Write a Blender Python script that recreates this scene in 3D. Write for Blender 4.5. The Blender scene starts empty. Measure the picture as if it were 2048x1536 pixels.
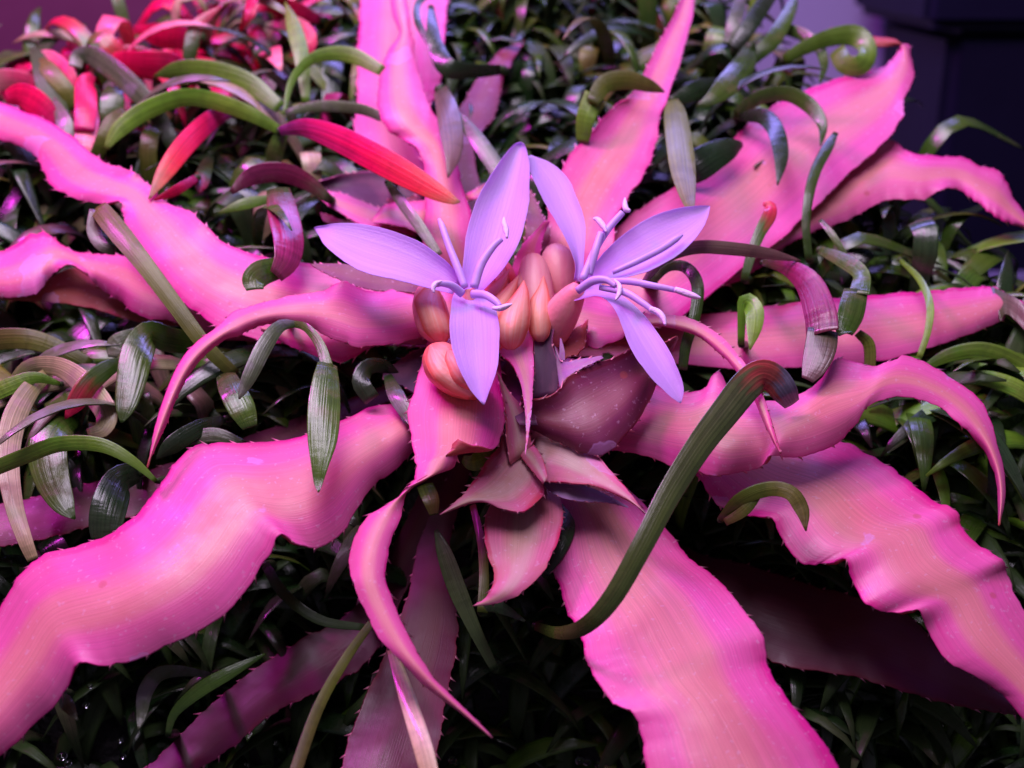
import bpy, math, random
import numpy as np
random.seed(7); rng = np.random.default_rng(7)
R = math.radians
sc = bpy.context.scene
col = sc.collection
CM = 0.01                                   # everything below is worked out in centimetres

# ------------------------------------------------------------------ camera
PITCH, D, TILT, HFOV = R(20), 20.0, R(40), R(45)
F = np.array([0, math.cos(PITCH), -math.sin(PITCH)])
U = np.array([0, math.sin(PITCH), math.cos(PITCH)])
X = np.array([1.0, 0, 0])
C = -D * F                                  # the bed passes through the origin, 20 cm in front of the lens
cd = bpy.data.cameras.new('camera'); cam = bpy.data.objects.new('camera', cd); col.objects.link(cam)
cam.location = C * CM; cam.rotation_euler = (R(90) - PITCH, 0, 0)
cd.sensor_width = 36; cd.lens = 18 / math.tan(HFOV / 2)
cd.clip_start = 0.005; cd.clip_end = 20
cd.dof.use_dof = True; cd.dof.focus_distance = 0.168; cd.dof.aperture_fstop = 20
sc.camera = cam

# ------------------------------------------------------------------ light
w = bpy.data.worlds.new('World'); sc.world = w; w.use_nodes = True
w.node_tree.nodes['Background'].inputs[0].default_value = (0.50, 0.40, 0.66, 1)
w.node_tree.nodes['Background'].inputs[1].default_value = 0.16
def lamp(name, loc, target, size, size_y, power, colr, spread=180):
    l = bpy.data.lights.new(name, 'AREA'); l.shape = 'RECTANGLE'
    l.size = size * CM; l.size_y = size_y * CM; l.energy = power; l.color = colr; l.spread = R(spread)
    o = bpy.data.objects.new(name, l); col.objects.link(o)
    loc = np.array(loc, float) * CM; o.location = loc
    from mathutils import Vector
    o.rotation_euler = Vector(np.array(target) * CM - loc).to_track_quat('-Z', 'Y').to_euler()
    return o
lamp('grow_lamp', (-5, -5, 27), (0, -3, 0), 22, 12, 1.02, (0.90, 0.74, 1.0))
lamp('violet_glint_lamp', (1, 15, 23), (0, -3, 0), 20, 5, 0.55, (0.34, 0.27, 1.0))  # unseen lamp added behind the plants to give the leaves blue-violet glints
lamp('magenta_grow_lamp', (-16, 2, 25), (-5, -5, 0), 5, 5, 0.62, (1.0, 0.03, 0.9))
sc.view_settings.view_transform = 'Standard'; sc.view_settings.look = 'None'
sc.view_settings.gamma = 1; sc.view_settings.exposure = 0.0
sc.view_settings.use_curve_mapping = False

# ------------------------------------------------------------------ pixel -> place
IW, IH = 2048, 1536
FPX = IW / 2 / math.tan(HFOV / 2)
ncam = np.array([0, math.sin(TILT), math.cos(TILT)])
NB = ncam[1] * U - ncam[2] * F              # normal of the planted bank, in the world
HS = 0.72                                   # heights above the bank, scale
def at(x, y, h):
    """point of height h (cm) above the bank that lies on the ray of photo pixel x, y (arrays welcome)"""
    x = np.asarray(x, float); y = np.asarray(y, float); h = np.asarray(h, float)
    dx = (x - IW / 2) / FPX; dy = -(y - IH / 2) / FPX
    t = (-D * ncam[2] + h) / (dy * ncam[1] - ncam[2])
    return C + (t * dx)[..., None] * X + (t * dy)[..., None] * U + t[..., None] * F
def proj(p):
    q = p - C; z = q @ F
    return IW / 2 + FPX * (q @ X) / z, IH / 2 - FPX * (q @ U) / z, p @ NB
def smooth(a, n):
    """Catmull-Rom through the rows of a, n samples"""
    a = np.asarray(a, float); m = len(a)
    p = np.vstack([2 * a[0] - a[1], a, 2 * a[-1] - a[-2]])
    t = np.linspace(0, m - 1 - 1e-9, n); i = t.astype(int); u = (t - i)[:, None]
    p0, p1, p2, p3 = p[i], p[i + 1], p[i + 2], p[i + 3]
    return 0.5 * (2 * p1 + (p2 - p0) * u + (2 * p0 - 5 * p1 + 4 * p2 - p3) * u ** 2 + (3 * p1 - p0 - 3 * p2 + p3) * u ** 3)
def norm(v):
    return v / np.maximum(np.linalg.norm(v, axis=-1, keepdims=True), 1e-9)
def ground_h(x, y):
    x = np.asarray(x, float); y = np.asarray(y, float)
    s = np.clip((y - 820) / 500, 0, 1.6)
    return -0.25 - 2.0 * s + 0.22 * np.sin(x / 120 + y / 190) + 0.12 * np.sin(x / 53 - y / 71)

# ------------------------------------------------------------------ objects
def link(name, me, parent=None, mats=()):
    o = bpy.data.objects.new(name, me); col.objects.link(o)
    for m in mats:
        if m: me.materials.append(m)
    if parent: o.parent = parent
    return o
def tag(o, label=None, cat=None, group=None, kind=None):
    for k, v in (('label', label), ('category', cat), ('group', group), ('kind', kind)):
        if v: o[k] = v
    return o
def thing(name, loc, label, cat, group=None):
    o = bpy.data.objects.new(name, None); col.objects.link(o); o.location = np.asarray(loc) * CM
    o.empty_display_size = 0.005
    return tag(o, label, cat, group)
def mesh(verts, faces, uvs=None, mi=None, origin=(0, 0, 0), flat=False):
    me = bpy.data.meshes.new('mesh')
    v = (np.asarray(verts) - np.asarray(origin)) * CM
    me.from_pydata(v.tolist(), [], faces)
    if uvs is not None:
        l = me.uv_layers.new(name='UVMap')
        vi = np.empty(len(me.loops), dtype=np.int32); me.loops.foreach_get('vertex_index', vi)
        l.data.foreach_set('uv', np.asarray(uvs, dtype=np.float32)[vi].ravel())
    if mi is not None: me.polygons.foreach_set('material_index', np.asarray(mi, dtype=np.int32))
    if not flat: me.polygons.foreach_set('use_smooth', np.ones(len(me.polygons), dtype=bool))
    me.update()
    return me
def sheet(P, thick, u, v):
    """closed thin blade from a grid P[nv, nu, 3]; returns verts, faces, uvs, material ids (0 upper, 1 under)"""
    nv, nu = P.shape[:2]
    n = norm(np.cross(np.gradient(P, axis=0), np.gradient(P, axis=1)))
    view = norm(C - P)
    if (n * view).sum() < 0: n = -n; flip = True
    else: flip = False
    th = np.ones(nu); th[0] = th[-1] = 0.35
    th = th[None, :, None] * (np.ones(nv) * thick)[:, None, None]; th[-1] *= 0.3
    top = P; bot = P - n * th
    V = np.vstack([top.reshape(-1, 3), bot.reshape(-1, 3)])
    uv = np.stack([np.broadcast_to(u[None], (nv, nu)), np.broadcast_to(v[:, None], (nv, nu))], -1).reshape(-1, 2)
    uv = np.vstack([uv, uv]); o = nv * nu; Fc = []; mi = []
    for i in range(nv - 1):
        for j in range(nu - 1):
            a = i * nu + j; q = (a, a + nu, a + nu + 1, a + 1)
            if flip: q = q[::-1]
            Fc.append(q); mi.append(0)
            Fc.append(tuple(k + o for k in q[::-1])); mi.append(1)
    def rim(a, b):
        q = (a, b, b + o, a + o); Fc.append(q if flip else q[::-1]); mi.append(0)
    for i in range(nv - 1):
        rim(i * nu, (i + 1) * nu); rim((i + 1) * nu + nu - 1, i * nu + nu - 1)
    for j in range(nu - 1):
        rim(j + 1, j); rim((nv - 1) * nu + j, (nv - 1) * nu + j + 1)
    return V, Fc, uv, mi, n

# ------------------------------------------------------------------ materials
def nodes(name):
    m = bpy.data.materials.new(name); m.use_nodes = True
    nt = m.node_tree; b = nt.nodes['Principled BSDF']
    return m, nt, b
def N(nt, typ, **kw):
    n = nt.nodes.new(typ)
    for k, v in kw.items():
        if k in ('operation', 'blend_type', 'data_type', 'noise_dimensions', 'interpolation_type', 'feature'): setattr(n, k, v)
        else: n.inputs[int(k[1:]) if k[0] == 'i' and k[1:].isdigit() else k].default_value = v
    return n
def ramp(nt, stops, interp='EASE'):
    r = nt.nodes.new('ShaderNodeValToRGB'); e = r.color_ramp.elements; r.color_ramp.interpolation = interp
    while len(e) < len(stops): e.new(0.5)
    for el, (p, c) in zip(e, stops): el.position = p; el.color = (*c, 1)
    return r
def mixc(nt, fac, a, b, mode='MIX'):
    m = nt.nodes.new('ShaderNodeMix'); m.data_type = 'RGBA'; m.blend_type = mode
    for sock, val in ((m.inputs[0], fac), (m.inputs[6], a), (m.inputs[7], b)):
        if hasattr(val, 'links'): nt.links.new(val, sock)
        elif isinstance(val, tuple): sock.default_value = (*val, 1)
        else: sock.default_value = val
    return m.outputs[2]
def math_(nt, op, a, b=0.0, c=None):
    m = nt.nodes.new('ShaderNodeMath'); m.operation = op
    for s, val in zip(m.inputs, (a, b, c)):
        if val is None: continue
        if hasattr(val, 'links'): nt.links.new(val, s)
        else: s.default_value = val
    return m.outputs[0]
def uv_noise(nt, su, sv, detail=3, scale=1.0, seed=True):
    tc = nt.nodes.new('ShaderNodeUVMap'); mp = nt.nodes.new('ShaderNodeMapping')
    nt.links.new(tc.outputs[0], mp.inputs[0]); mp.inputs['Scale'].default_value = (su, sv, 1)
    if seed:
        oi = nt.nodes.new('ShaderNodeObjectInfo'); mm = math_(nt, 'MULTIPLY', oi.outputs['Random'], 50.0)
        cx = nt.nodes.new('ShaderNodeCombineXYZ'); nt.links.new(mm, cx.inputs[0]); nt.links.new(mm, cx.inputs[2])
        nt.links.new(cx.outputs[0], mp.inputs['Location'])
    n = nt.nodes.new('ShaderNodeTexNoise'); n.inputs['Scale'].default_value = scale; n.inputs['Detail'].default_value = detail
    nt.links.new(mp.outputs[0], n.inputs['Vector'])
    return n.outputs['Fac']
def obj_noise(nt, scale, detail=3):
    tc = nt.nodes.new('ShaderNodeTexCoord'); n = nt.nodes.new('ShaderNodeTexNoise')
    n.inputs['Scale'].default_value = scale; n.inputs['Detail'].default_value = detail
    nt.links.new(tc.outputs['Object'], n.inputs['Vector'])
    return n.outputs['Fac']
def uvsep(nt):
    tc = nt.nodes.new('ShaderNodeUVMap'); s = nt.nodes.new('ShaderNodeSeparateXYZ'); nt.links.new(tc.outputs[0], s.inputs[0])
    return s.outputs[0], s.outputs[1]
def edge_of(nt, u):
    return math_(nt, 'ABSOLUTE', math_(nt, 'MULTIPLY_ADD', u, 2.0, -1.0))
def finish(nt, b, colour, bump, strength, dist, trans=0.0, tcol=None):
    nt.links.new(colour, b.inputs['Base Color'])
    bp = nt.nodes.new('ShaderNodeBump'); bp.inputs['Strength'].default_value = strength; bp.inputs['Distance'].default_value = dist
    nt.links.new(bump, bp.inputs['Height']); nt.links.new(bp.outputs[0], b.inputs['Normal'])
    if trans:
        t = nt.nodes.new('ShaderNodeBsdfTranslucent'); mx = nt.nodes.new('ShaderNodeMixShader'); mx.inputs[0].default_value = trans
        if tcol: t.inputs[0].default_value = (*tcol, 1)
        else: nt.links.new(colour, t.inputs[0])
        nt.links.new(b.outputs[0], mx.inputs[1]); nt.links.new(t.outputs[0], mx.inputs[2])
        nt.links.new(mx.outputs[0], nt.nodes['Material Output'].inputs[0])
def bromeliad_mat(name, centre, mid, margin, rough=0.4, trans=0.2, spots=True):
    m, nt, b = nodes(name); u, v = uvsep(nt); e = edge_of(nt, u)
    wob = uv_noise(nt, 5, 2.5, 3); e2 = math_(nt, 'ADD', e, math_(nt, 'MULTIPLY_ADD', wob, 0.75, -0.42))
    r = ramp(nt, [(0.10, centre), (0.62, mid), (0.82, mid), (0.97, margin)]); nt.links.new(e2, r.inputs[0])
    st = uv_noise(nt, 110, 1.5, 6)
    s = nt.nodes.new('ShaderNodeMapRange'); s.inputs[1].default_value = 0.32; s.inputs[2].default_value = 0.7
    s.inputs[3].default_value = 0.80; s.inputs[4].default_value = 1.09; nt.links.new(st, s.inputs[0])
    cx = nt.nodes.new('ShaderNodeCombineXYZ')
    for i in range(3): nt.links.new(s.outputs[0], cx.inputs[i])
    c = mixc(nt, 0.75, r.outputs[0], cx.outputs[0], 'MULTIPLY')
    # broad blotches of warmer and redder tissue
    bl = uv_noise(nt, 2.2, 5, 4); br = ramp(nt, [(0.42, (0, 0, 0)), (0.66, (1, 1, 1))]); nt.links.new(bl, br.inputs[0])
    c = mixc(nt, math_(nt, 'MULTIPLY', br.outputs[0], 0.36), c, (margin[0] * 0.8, margin[1] + centre[1] * 0.4, margin[2] * 0.72))
    if spots:                               # fine pale scurf
        sp = obj_noise(nt, 1500, 2); sr = ramp(nt, [(0.63, (0, 0, 0)), (0.72, (1, 1, 1))]); nt.links.new(sp, sr.inputs[0])
        c = mixc(nt, math_(nt, 'MULTIPLY', sr.outputs[0], 0.26), c, (0.8, 0.55, 0.75))
        tc = nt.nodes.new('ShaderNodeTexCoord'); vo = nt.nodes.new('ShaderNodeTexVoronoi'); vo.inputs['Scale'].default_value = 105
        nt.links.new(tc.outputs['Object'], vo.inputs['Vector'])
        vr = ramp(nt, [(0.0, (1, 1, 1)), (0.045, (0.8, 0.8, 0.8)), (0.075, (0, 0, 0))]); nt.links.new(vo.outputs['Distance'], vr.inputs[0])
        sx = nt.nodes.new('ShaderNodeSeparateColor'); nt.links.new(vo.outputs['Color'], sx.inputs[0])
        pick = math_(nt, 'GREATER_THAN', sx.outputs[0], 0.42)
        c = mixc(nt, math_(nt, 'MULTIPLY', math_(nt, 'MULTIPLY', vr.outputs[0], pick), 0.6), c, (0.50, 0.10, 0.07))
        wm_ = obj_noise(nt, 75, 5); wr = ramp(nt, [(0.665, (0, 0, 0)), (0.675, (1, 1, 1)), (0.69, (0.55, 0.55, 0.55)), (0.8, (0.4, 0.4, 0.4))], 'LINEAR'); nt.links.new(wm_, wr.inputs[0])
        c = mixc(nt, math_(nt, 'MULTIPLY', wr.outputs[0], 0.42), c, (0.72, 0.38, 0.85))
    rgh = nt.nodes.new('ShaderNodeMapRange'); rgh.inputs[1].default_value = 0.35; rgh.inputs[2].default_value = 0.65; rgh.inputs[3].default_value = rough - 0.1; rgh.inputs[4].default_value = rough + 0.14
    nt.links.new(obj_noise(nt, 220, 5), rgh.inputs[0]); nt.links.new(rgh.outputs[0], b.inputs['Roughness']); b.inputs['Specular IOR Level'].default_value = 0.48
    finish(nt, b, c, math_(nt, 'ADD', st, math_(nt, 'MULTIPLY', obj_noise(nt, 900, 2), 0.35)), 0.16, 0.0003, trans)
    return m
PINK = bromeliad_mat('pink_bromeliad_leaf', (0.80, 0.29, 0.30), (0.87, 0.14, 0.43), (0.78, 0.02, 0.30))
PINKSHADE = bromeliad_mat('shaded_dusky_pink_leaf', (0.27, 0.06, 0.10), (0.24, 0.035, 0.11), (0.24, 0.012, 0.05))  # darker copy of the pink: shade on low and turned-away leaves painted in
PUP = bromeliad_mat('young_bromeliad_leaf', (0.66, 0.38, 0.36), (0.72, 0.17, 0.32), (0.64, 0.025, 0.13))
UNDER = bromeliad_mat('bromeliad_leaf_underside', (0.60, 0.12, 0.10), (0.52, 0.09, 0.10), (0.5, 0.05, 0.08), 0.55, 0.25)
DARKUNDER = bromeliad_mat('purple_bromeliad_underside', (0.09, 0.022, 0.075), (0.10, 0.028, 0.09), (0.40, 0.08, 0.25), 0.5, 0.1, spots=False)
SCURF = bromeliad_mat('scurfy_purple_leaf', (0.42, 0.16, 0.40), (0.40, 0.18, 0.45), (0.5, 0.25, 0.45), 0.55, 0.1)
SPINE, nt, b = nodes('pale_pink_spine'); b.inputs['Base Color'].default_value = (0.75, 0.25, 0.36, 1); b.inputs['Roughness'].default_value = 0.4

def petal_mat():
    m, nt, b = nodes('lilac_petal'); u, v = uvsep(nt); st = uv_noise(nt, 44, 1.0, 4)
    r = ramp(nt, [(0.2, (0.66, 0.43, 0.88)), (0.75, (0.77, 0.54, 0.96))]); nt.links.new(st, r.inputs[0])
    r2 = ramp(nt, [(0.0, (0.95, 0.62, 0.95)), (0.28, (1, 1, 1))]); nt.links.new(v, r2.inputs[0])
    c = mixc(nt, 0.6, r.outputs[0], r2.outputs[0], 'MULTIPLY')
    b.inputs['Roughness'].default_value = 0.42; b.inputs['Specular IOR Level'].default_value = 0.35
    cell = obj_noise(nt, 2600, 1)
    finish(nt, b, c, math_(nt, 'ADD', st, math_(nt, 'MULTIPLY', cell, 0.8)), 0.35, 0.0002, 0.45)
    return m
PETAL = petal_mat()
STAMEN, nt, b = nodes('pale_lilac_filament')
c = mixc(nt, obj_noise(nt, 500), (0.64, 0.40, 0.88), (0.72, 0.48, 0.94)); b.inputs['Roughness'].default_value = 0.4
finish(nt, b, c, obj_noise(nt, 900), 0.2, 0.0002, 0.2)
ANTHER, nt, b = nodes('pale_anther')
c = mixc(nt, obj_noise(nt, 1400), (0.78, 0.50, 0.86), (0.90, 0.68, 0.95)); b.inputs['Roughness'].default_value = 0.6
finish(nt, b, c, obj_noise(nt, 2200), 0.5, 0.0004)
def bud_mat(name, a, bcol, edges=True):
    m, nt, b = nodes(name); u, v = uvsep(nt)
    st = uv_noise(nt, 14, 1.4, 4); r = ramp(nt, [(0.3, a), (0.72, bcol)]); nt.links.new(st, r.inputs[0])
    rr = ramp(nt, [(0.55, (1, 1, 1)), (1.0, (1.0, 0.62, 0.66))]); nt.links.new(v, rr.inputs[0])
    c = mixc(nt, 0.8, r.outputs[0], rr.outputs[0], 'MULTIPLY')
    er = ramp(nt, [(0.6, (1, 1, 1)), (0.93, (0.9, 0.42, 0.40)), (1.0, (1, 0.8, 0.8))]); nt.links.new(edge_of(nt, u), er.inputs[0])  # shade of the crevices between sepals painted as darker margins
    if edges: c = mixc(nt, 1.0, c, er.outputs[0], 'MULTIPLY')
    b.inputs['Roughness'].default_value = 0.45
    finish(nt, b, c, math_(nt, 'ADD', st, obj_noise(nt, 1600, 2)), 0.22, 0.0003, 0.22)
    return m
BUDCORE = bud_mat('peach_bud_core', (0.95, 0.26, 0.20), (1.0, 0.36, 0.28), False)
SEPAL = bud_mat('peach_sepal', (1.0, 0.38, 0.28), (1.0, 0.52, 0.40))
BUDPINK = bud_mat('pink_bud', (0.95, 0.33, 0.40), (1.0, 0.46, 0.46), False)

def strap_mat(name, stops, rough=0.19, dark=0.76, trans=0.12, stain=None, gloss=1.0):
    """stops: colours from leaf base to leaf tip"""
    m, nt, b = nodes(name); u, v = uvsep(nt)
    wob = uv_noise(nt, 4, 3, 3); vv = math_(nt, 'ADD', v, math_(nt, 'MULTIPLY_ADD', wob, 0.36, -0.18))
    r = ramp(nt, stops, 'LINEAR'); nt.links.new(vv, r.inputs[0])
    st = uv_noise(nt, 16, 0.9, 4)           # lengthwise veins
    s = nt.nodes.new('ShaderNodeMapRange'); s.inputs[1].default_value = 0.36; s.inputs[2].default_value = 0.62
    s.inputs[3].default_value = dark; s.inputs[4].default_value = 1.12; nt.links.new(st, s.inputs[0])
    cr = uv_noise(nt, 0.6, 16, 2)           # faint cross bands
    s2 = nt.nodes.new('ShaderNodeMapRange'); s2.inputs[1].default_value = 0.34; s2.inputs[2].default_value = 0.5
    s2.inputs[3].default_value = 0.82; s2.inputs[4].default_value = 1.0; nt.links.new(cr, s2.inputs[0])
    f = math_(nt, 'MULTIPLY', s.outputs[0], s2.outputs[0])
    oi = nt.nodes.new('ShaderNodeObjectInfo'); f = math_(nt, 'MULTIPLY', f, math_(nt, 'MULTIPLY_ADD', oi.outputs['Random'], 0.7, 0.62))
    cx = nt.nodes.new('ShaderNodeCombineXYZ')
    for i in range(3): nt.links.new(f, cx.inputs[i])
    c = mixc(nt, 1.0, r.outputs[0], cx.outputs[0], 'MULTIPLY')
    bl = obj_noise(nt, 260, 4); br = ramp(nt, [(0.52, (0, 0, 0)), (0.7, (1, 1, 1))]); nt.links.new(bl, br.inputs[0])
    if stain: c = mixc(nt, math_(nt, 'MULTIPLY', br.outputs[0], 0.55), c, stain)
    rg = nt.nodes.new('ShaderNodeMapRange'); rg.inputs[1].default_value = 0.3; rg.inputs[2].default_value = 0.7
    rg.inputs[3].default_value = rough - 0.05; rg.inputs[4].default_value = rough + 0.12; nt.links.new(bl, rg.inputs[0])
    nt.links.new(rg.outputs[0], b.inputs['Roughness'])
    b.inputs['Specular IOR Level'].default_value = 0.65 * gloss
    b.inputs['Coat Weight'].default_value = 0.3 * gloss; b.inputs['Coat Roughness'].default_value = 0.13
    h = math_(nt, 'ADD', math_(nt, 'ADD', st, math_(nt, 'MULTIPLY', cr, 0.8)), math_(nt, 'MULTIPLY', obj_noise(nt, 700, 3), 0.6))
    finish(nt, b, c, h, 0.3, 0.0004, trans)
    return m
g1, g2, g3 = (0.045, 0.105, 0.012), (0.08, 0.165, 0.018), (0.020, 0.058, 0.013)
red, crim, vio = (0.74, 0.004, 0.08), (0.52, 0.012, 0.13), (0.36, 0.06, 0.30)
ST = {
    'green': strap_mat('green_strap_leaf', [(0, g1), (0.6, g2), (1, g1)], stain=(0.14, 0.13, 0.04)),
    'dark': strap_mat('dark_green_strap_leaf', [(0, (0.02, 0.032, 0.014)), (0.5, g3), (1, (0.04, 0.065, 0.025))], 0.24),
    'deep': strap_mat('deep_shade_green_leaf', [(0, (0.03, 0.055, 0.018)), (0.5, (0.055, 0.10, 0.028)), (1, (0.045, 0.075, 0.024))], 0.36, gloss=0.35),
    'lime': strap_mat('lime_strap_leaf', [(0, (0.13, 0.30, 0.015)), (0.6, (0.19, 0.40, 0.028)), (1, (0.19, 0.32, 0.03))], 0.34, 0.75, 0.2),
    'olive': strap_mat('olive_strap_leaf', [(0, (0.09, 0.13, 0.015)), (0.5, (0.16, 0.20, 0.025)), (1, (0.15, 0.12, 0.03))], 0.33, 0.75, gloss=0.45),
    'red': strap_mat('red_strap_leaf', [(0, crim), (0.4, red), (0.85, red), (1, (0.75, 0.02, 0.12))], 0.3, 0.7, 0.2, gloss=0.5),
    'redtip': strap_mat('green_leaf_with_red_tip', [(0, g1), (0.45, g2), (0.62, (0.5, 0.05, 0.05)), (0.8, red), (1, red)], 0.3, 0.7, 0.15),
    'redbase': strap_mat('red_leaf_with_green_tip', [(0, vio), (0.18, crim), (0.42, red), (0.66, (0.70, 0.03, 0.05)), (0.84, (0.5, 0.15, 0.07)), (1, (0.25, 0.19, 0.06))], 0.34, 0.75, 0.15, gloss=0.5),
    'purple': strap_mat('purple_red_strap_leaf', [(0, g1), (0.3, (0.36, 0.02, 0.10)), (0.7, (0.42, 0.03, 0.16)), (1, (0.25, 0.05, 0.08))], 0.25, 0.72),
    'cream': strap_mat('cream_strap_leaf', [(0, (0.36, 0.36, 0.12)), (0.5, (0.58, 0.48, 0.27)), (1, (0.45, 0.36, 0.16))], 0.38, 0.75, 0.25, (0.5, 0.28, 0.3)),
    'brown': strap_mat('brown_strap_leaf', [(0, (0.09, 0.10, 0.035)), (0.5, (0.19, 0.12, 0.09)), (1, (0.24, 0.11, 0.11))], 0.33, 0.75),
    'redend': strap_mat('green_leaf_with_red_joint', [(0, (0.09, 0.11, 0.02)), (0.3, (0.065, 0.10, 0.018)), (0.66, (0.07, 0.09, 0.03)), (0.76, (0.40, 0.05, 0.05)), (0.84, (0.30, 0.06, 0.05)), (0.9, (0.15, 0.13, 0.2)), (1, (0.18, 0.16, 0.24))], 0.26, 0.75),  # lavender end stops paint the lamp's reflection on the fold
    'peach': strap_mat('peach_strap_leaf', [(0, red), (0.4, (0.88, 0.07, 0.20)), (1, (0.95, 0.46, 0.46))], 0.4, 0.85, 0.3),
    'grey': strap_mat('grey_green_strap_leaf', [(0, (0.065, 0.12, 0.03)), (0.5, (0.12, 0.17, 0.07)), (1, (0.16, 0.17, 0.10))], 0.28, 0.7, 0.15, (0.3, 0.24, 0.3)),
}
def plain(name, c1, c2, scale, rough, bumpd=0.0005, spec=0.5):
    m, nt, b = nodes(name); n = obj_noise(nt, scale, 6); c = mixc(nt, n, c1, c2)
    b.inputs['Roughness'].default_value = rough; b.inputs['Specular IOR Level'].default_value = spec
    finish(nt, b, c, obj_noise(nt, scale * 4, 5), 0.4, bumpd); return m
SOIL = plain('dark_wet_soil', (0.004, 0.004, 0.004), (0.018, 0.014, 0.012), 160, 0.55, 0.004)
TABLE = plain('dark_tabletop', (0.012, 0.01, 0.02), (0.02, 0.016, 0.03), 30, 0.5)
WALLM = plain('pale_lavender_wall', (0.42, 0.38, 0.60), (0.45, 0.41, 0.63), 20, 0.8)
PANELM = plain('magenta_lit_board', (0.11, 0.022, 0.075), (0.125, 0.026, 0.085), 25, 0.6)
TRIM = plain('dull_lavender_trim', (0.27, 0.24, 0.44), (0.29, 0.26, 0.46), 20, 0.6)
BLACK = plain('black_navy_plastic', (0.006, 0.005, 0.022), (0.009, 0.008, 0.028), 40, 0.5, spec=0.12)
SHELFM = plain('lavender_shelf', (0.22, 0.18, 0.38), (0.26, 0.21, 0.42), 30, 0.5)
WATER, nt, b = nodes('clear_water'); b.inputs['Base Color'].default_value = (0.9, 0.9, 1, 1); b.inputs['Roughness'].default_value = 0.03
b.inputs['Transmission Weight'].default_value = 1.0; b.inputs['IOR'].default_value = 1.33

# ------------------------------------------------------------------ setting
def right_limit(y):                         # where the planted bank ends on the right, by row
    return np.interp(y, [-150, 0, 150, 300, 420, 520, 600, 700, 780], [1370, 1410, 1480, 1620, 1760, 1860, 1960, 2150, 2300])
def top_limit(x):
    return np.interp(x, [-200, 0, 330, 540, 700], [215, 190, 140, 55, -90])
def make_bank():
    rows, cols = 46, 60; V = []; Fc = []
    ys = np.linspace(0, 1, rows)
    for r in range(rows):
        for c_ in range(cols):
            y0 = -120 + 1900 * ys[r]
            x = -260 + (right_limit(y0) + 260) * c_ / (cols - 1)
            tl = top_limit(x); y = tl + (1780 - tl) * ys[r]
            V.append(at(x, y, ground_h(x, y) - 0.1))
    V = np.array(V)
    for r in range(rows - 1):
        for c_ in range(cols - 1):
            a = r * cols + c_; Fc.append((a, a + cols, a + cols + 1, a + 1))
    ring = list(range(cols)) + [r * cols + cols - 1 for r in range(1, rows)] + [(rows - 1) * cols + c_ for c_ in range(cols - 2, -1, -1)] + [r * cols for r in range(rows - 2, 0, -1)]
    low = V[ring].copy(); low[:, 2] = np.minimum(low[:, 2] - 1.0, -9.0) * 0 - 15.0
    o = len(V); V = np.vstack([V, low]); n = len(ring)
    for i in range(n):
        j = (i + 1) % n; Fc.append((ring[i], ring[j], o + j, o + i))
    return mesh(V, Fc)
tag(link('planted_bank', make_bank(), None, [SOIL]), kind='structure')
def box(name, lo, hi, mat, parent=None, origin=(0, 0, 0), bevel=0.15):
    import bmesh
    bm = bmesh.new(); bmesh.ops.create_cube(bm, size=1)
    lo, hi = np.array(lo, float), np.array(hi, float)
    for v_ in bm.verts:
        p = lo + (np.array(v_.co) + 0.5) * (hi - lo) - np.array(origin); v_.co = p * CM
    bmesh.ops.bevel(bm, geom=bm.edges[:], offset=bevel * CM, segments=3, affect='EDGES')
    me = bpy.data.meshes.new(name); bm.to_mesh(me); bm.free()
    return link(name, me, parent, [mat])
tag(box('table', (-60, -40, -17), (60, 32, -15), TABLE), kind='structure')
tag(box('wall', (-60, 27, -15.2), (60, 30, 45), WALLM), kind='structure')
def ray_at_y(x, y, Y):
    d = (x - IW / 2) / FPX * X - (y - IH / 2) / FPX * U + F
    return C + d * (Y - C[1]) / d[1]
p = ray_at_y(1815, 200, 26.5)
o = box('wall_trim', (p[0] - 1.15, 26.2, -15.2), (p[0] + 3, 27.1, 45), TRIM); tag(o, 'dull lavender upright trim strip on the wall beside the black container', 'trim')
p = ray_at_y(1876, 300, 18.5); q = ray_at_y(1850, 60, 17.9); s = ray_at_y(1990, 548, 19)
cb = thing('storage_container', (p[0] + 6, 22, -14), 'black navy plastic container with overhanging lid standing behind the plants', 'container')
og = (p[0] + 6, 22, -14)
box('body', (p[0], 18.5, -15.05), (p[0] + 14, 25.5, q[2] + 0.05), BLACK, cb, og, 0.4)
box('lid', (q[0], 17.9, q[2]), (p[0] + 15, 26, q[2] + 6), BLACK, cb, og, 0.3)
box('rib', (p[0] + 0.9, 18.2, s[2] - 0.22), (p[0] + 14.3, 18.6, s[2] + 0.22), SHELFM, cb, og, 0.1)
p = ray_at_y(560, 60, 14.5)
tag(box('back_board', (-34, 14.2, -15.1), (p[0], 15, 26), PANELM), 'flat magenta board standing behind the red and green leaves', 'board')

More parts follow.
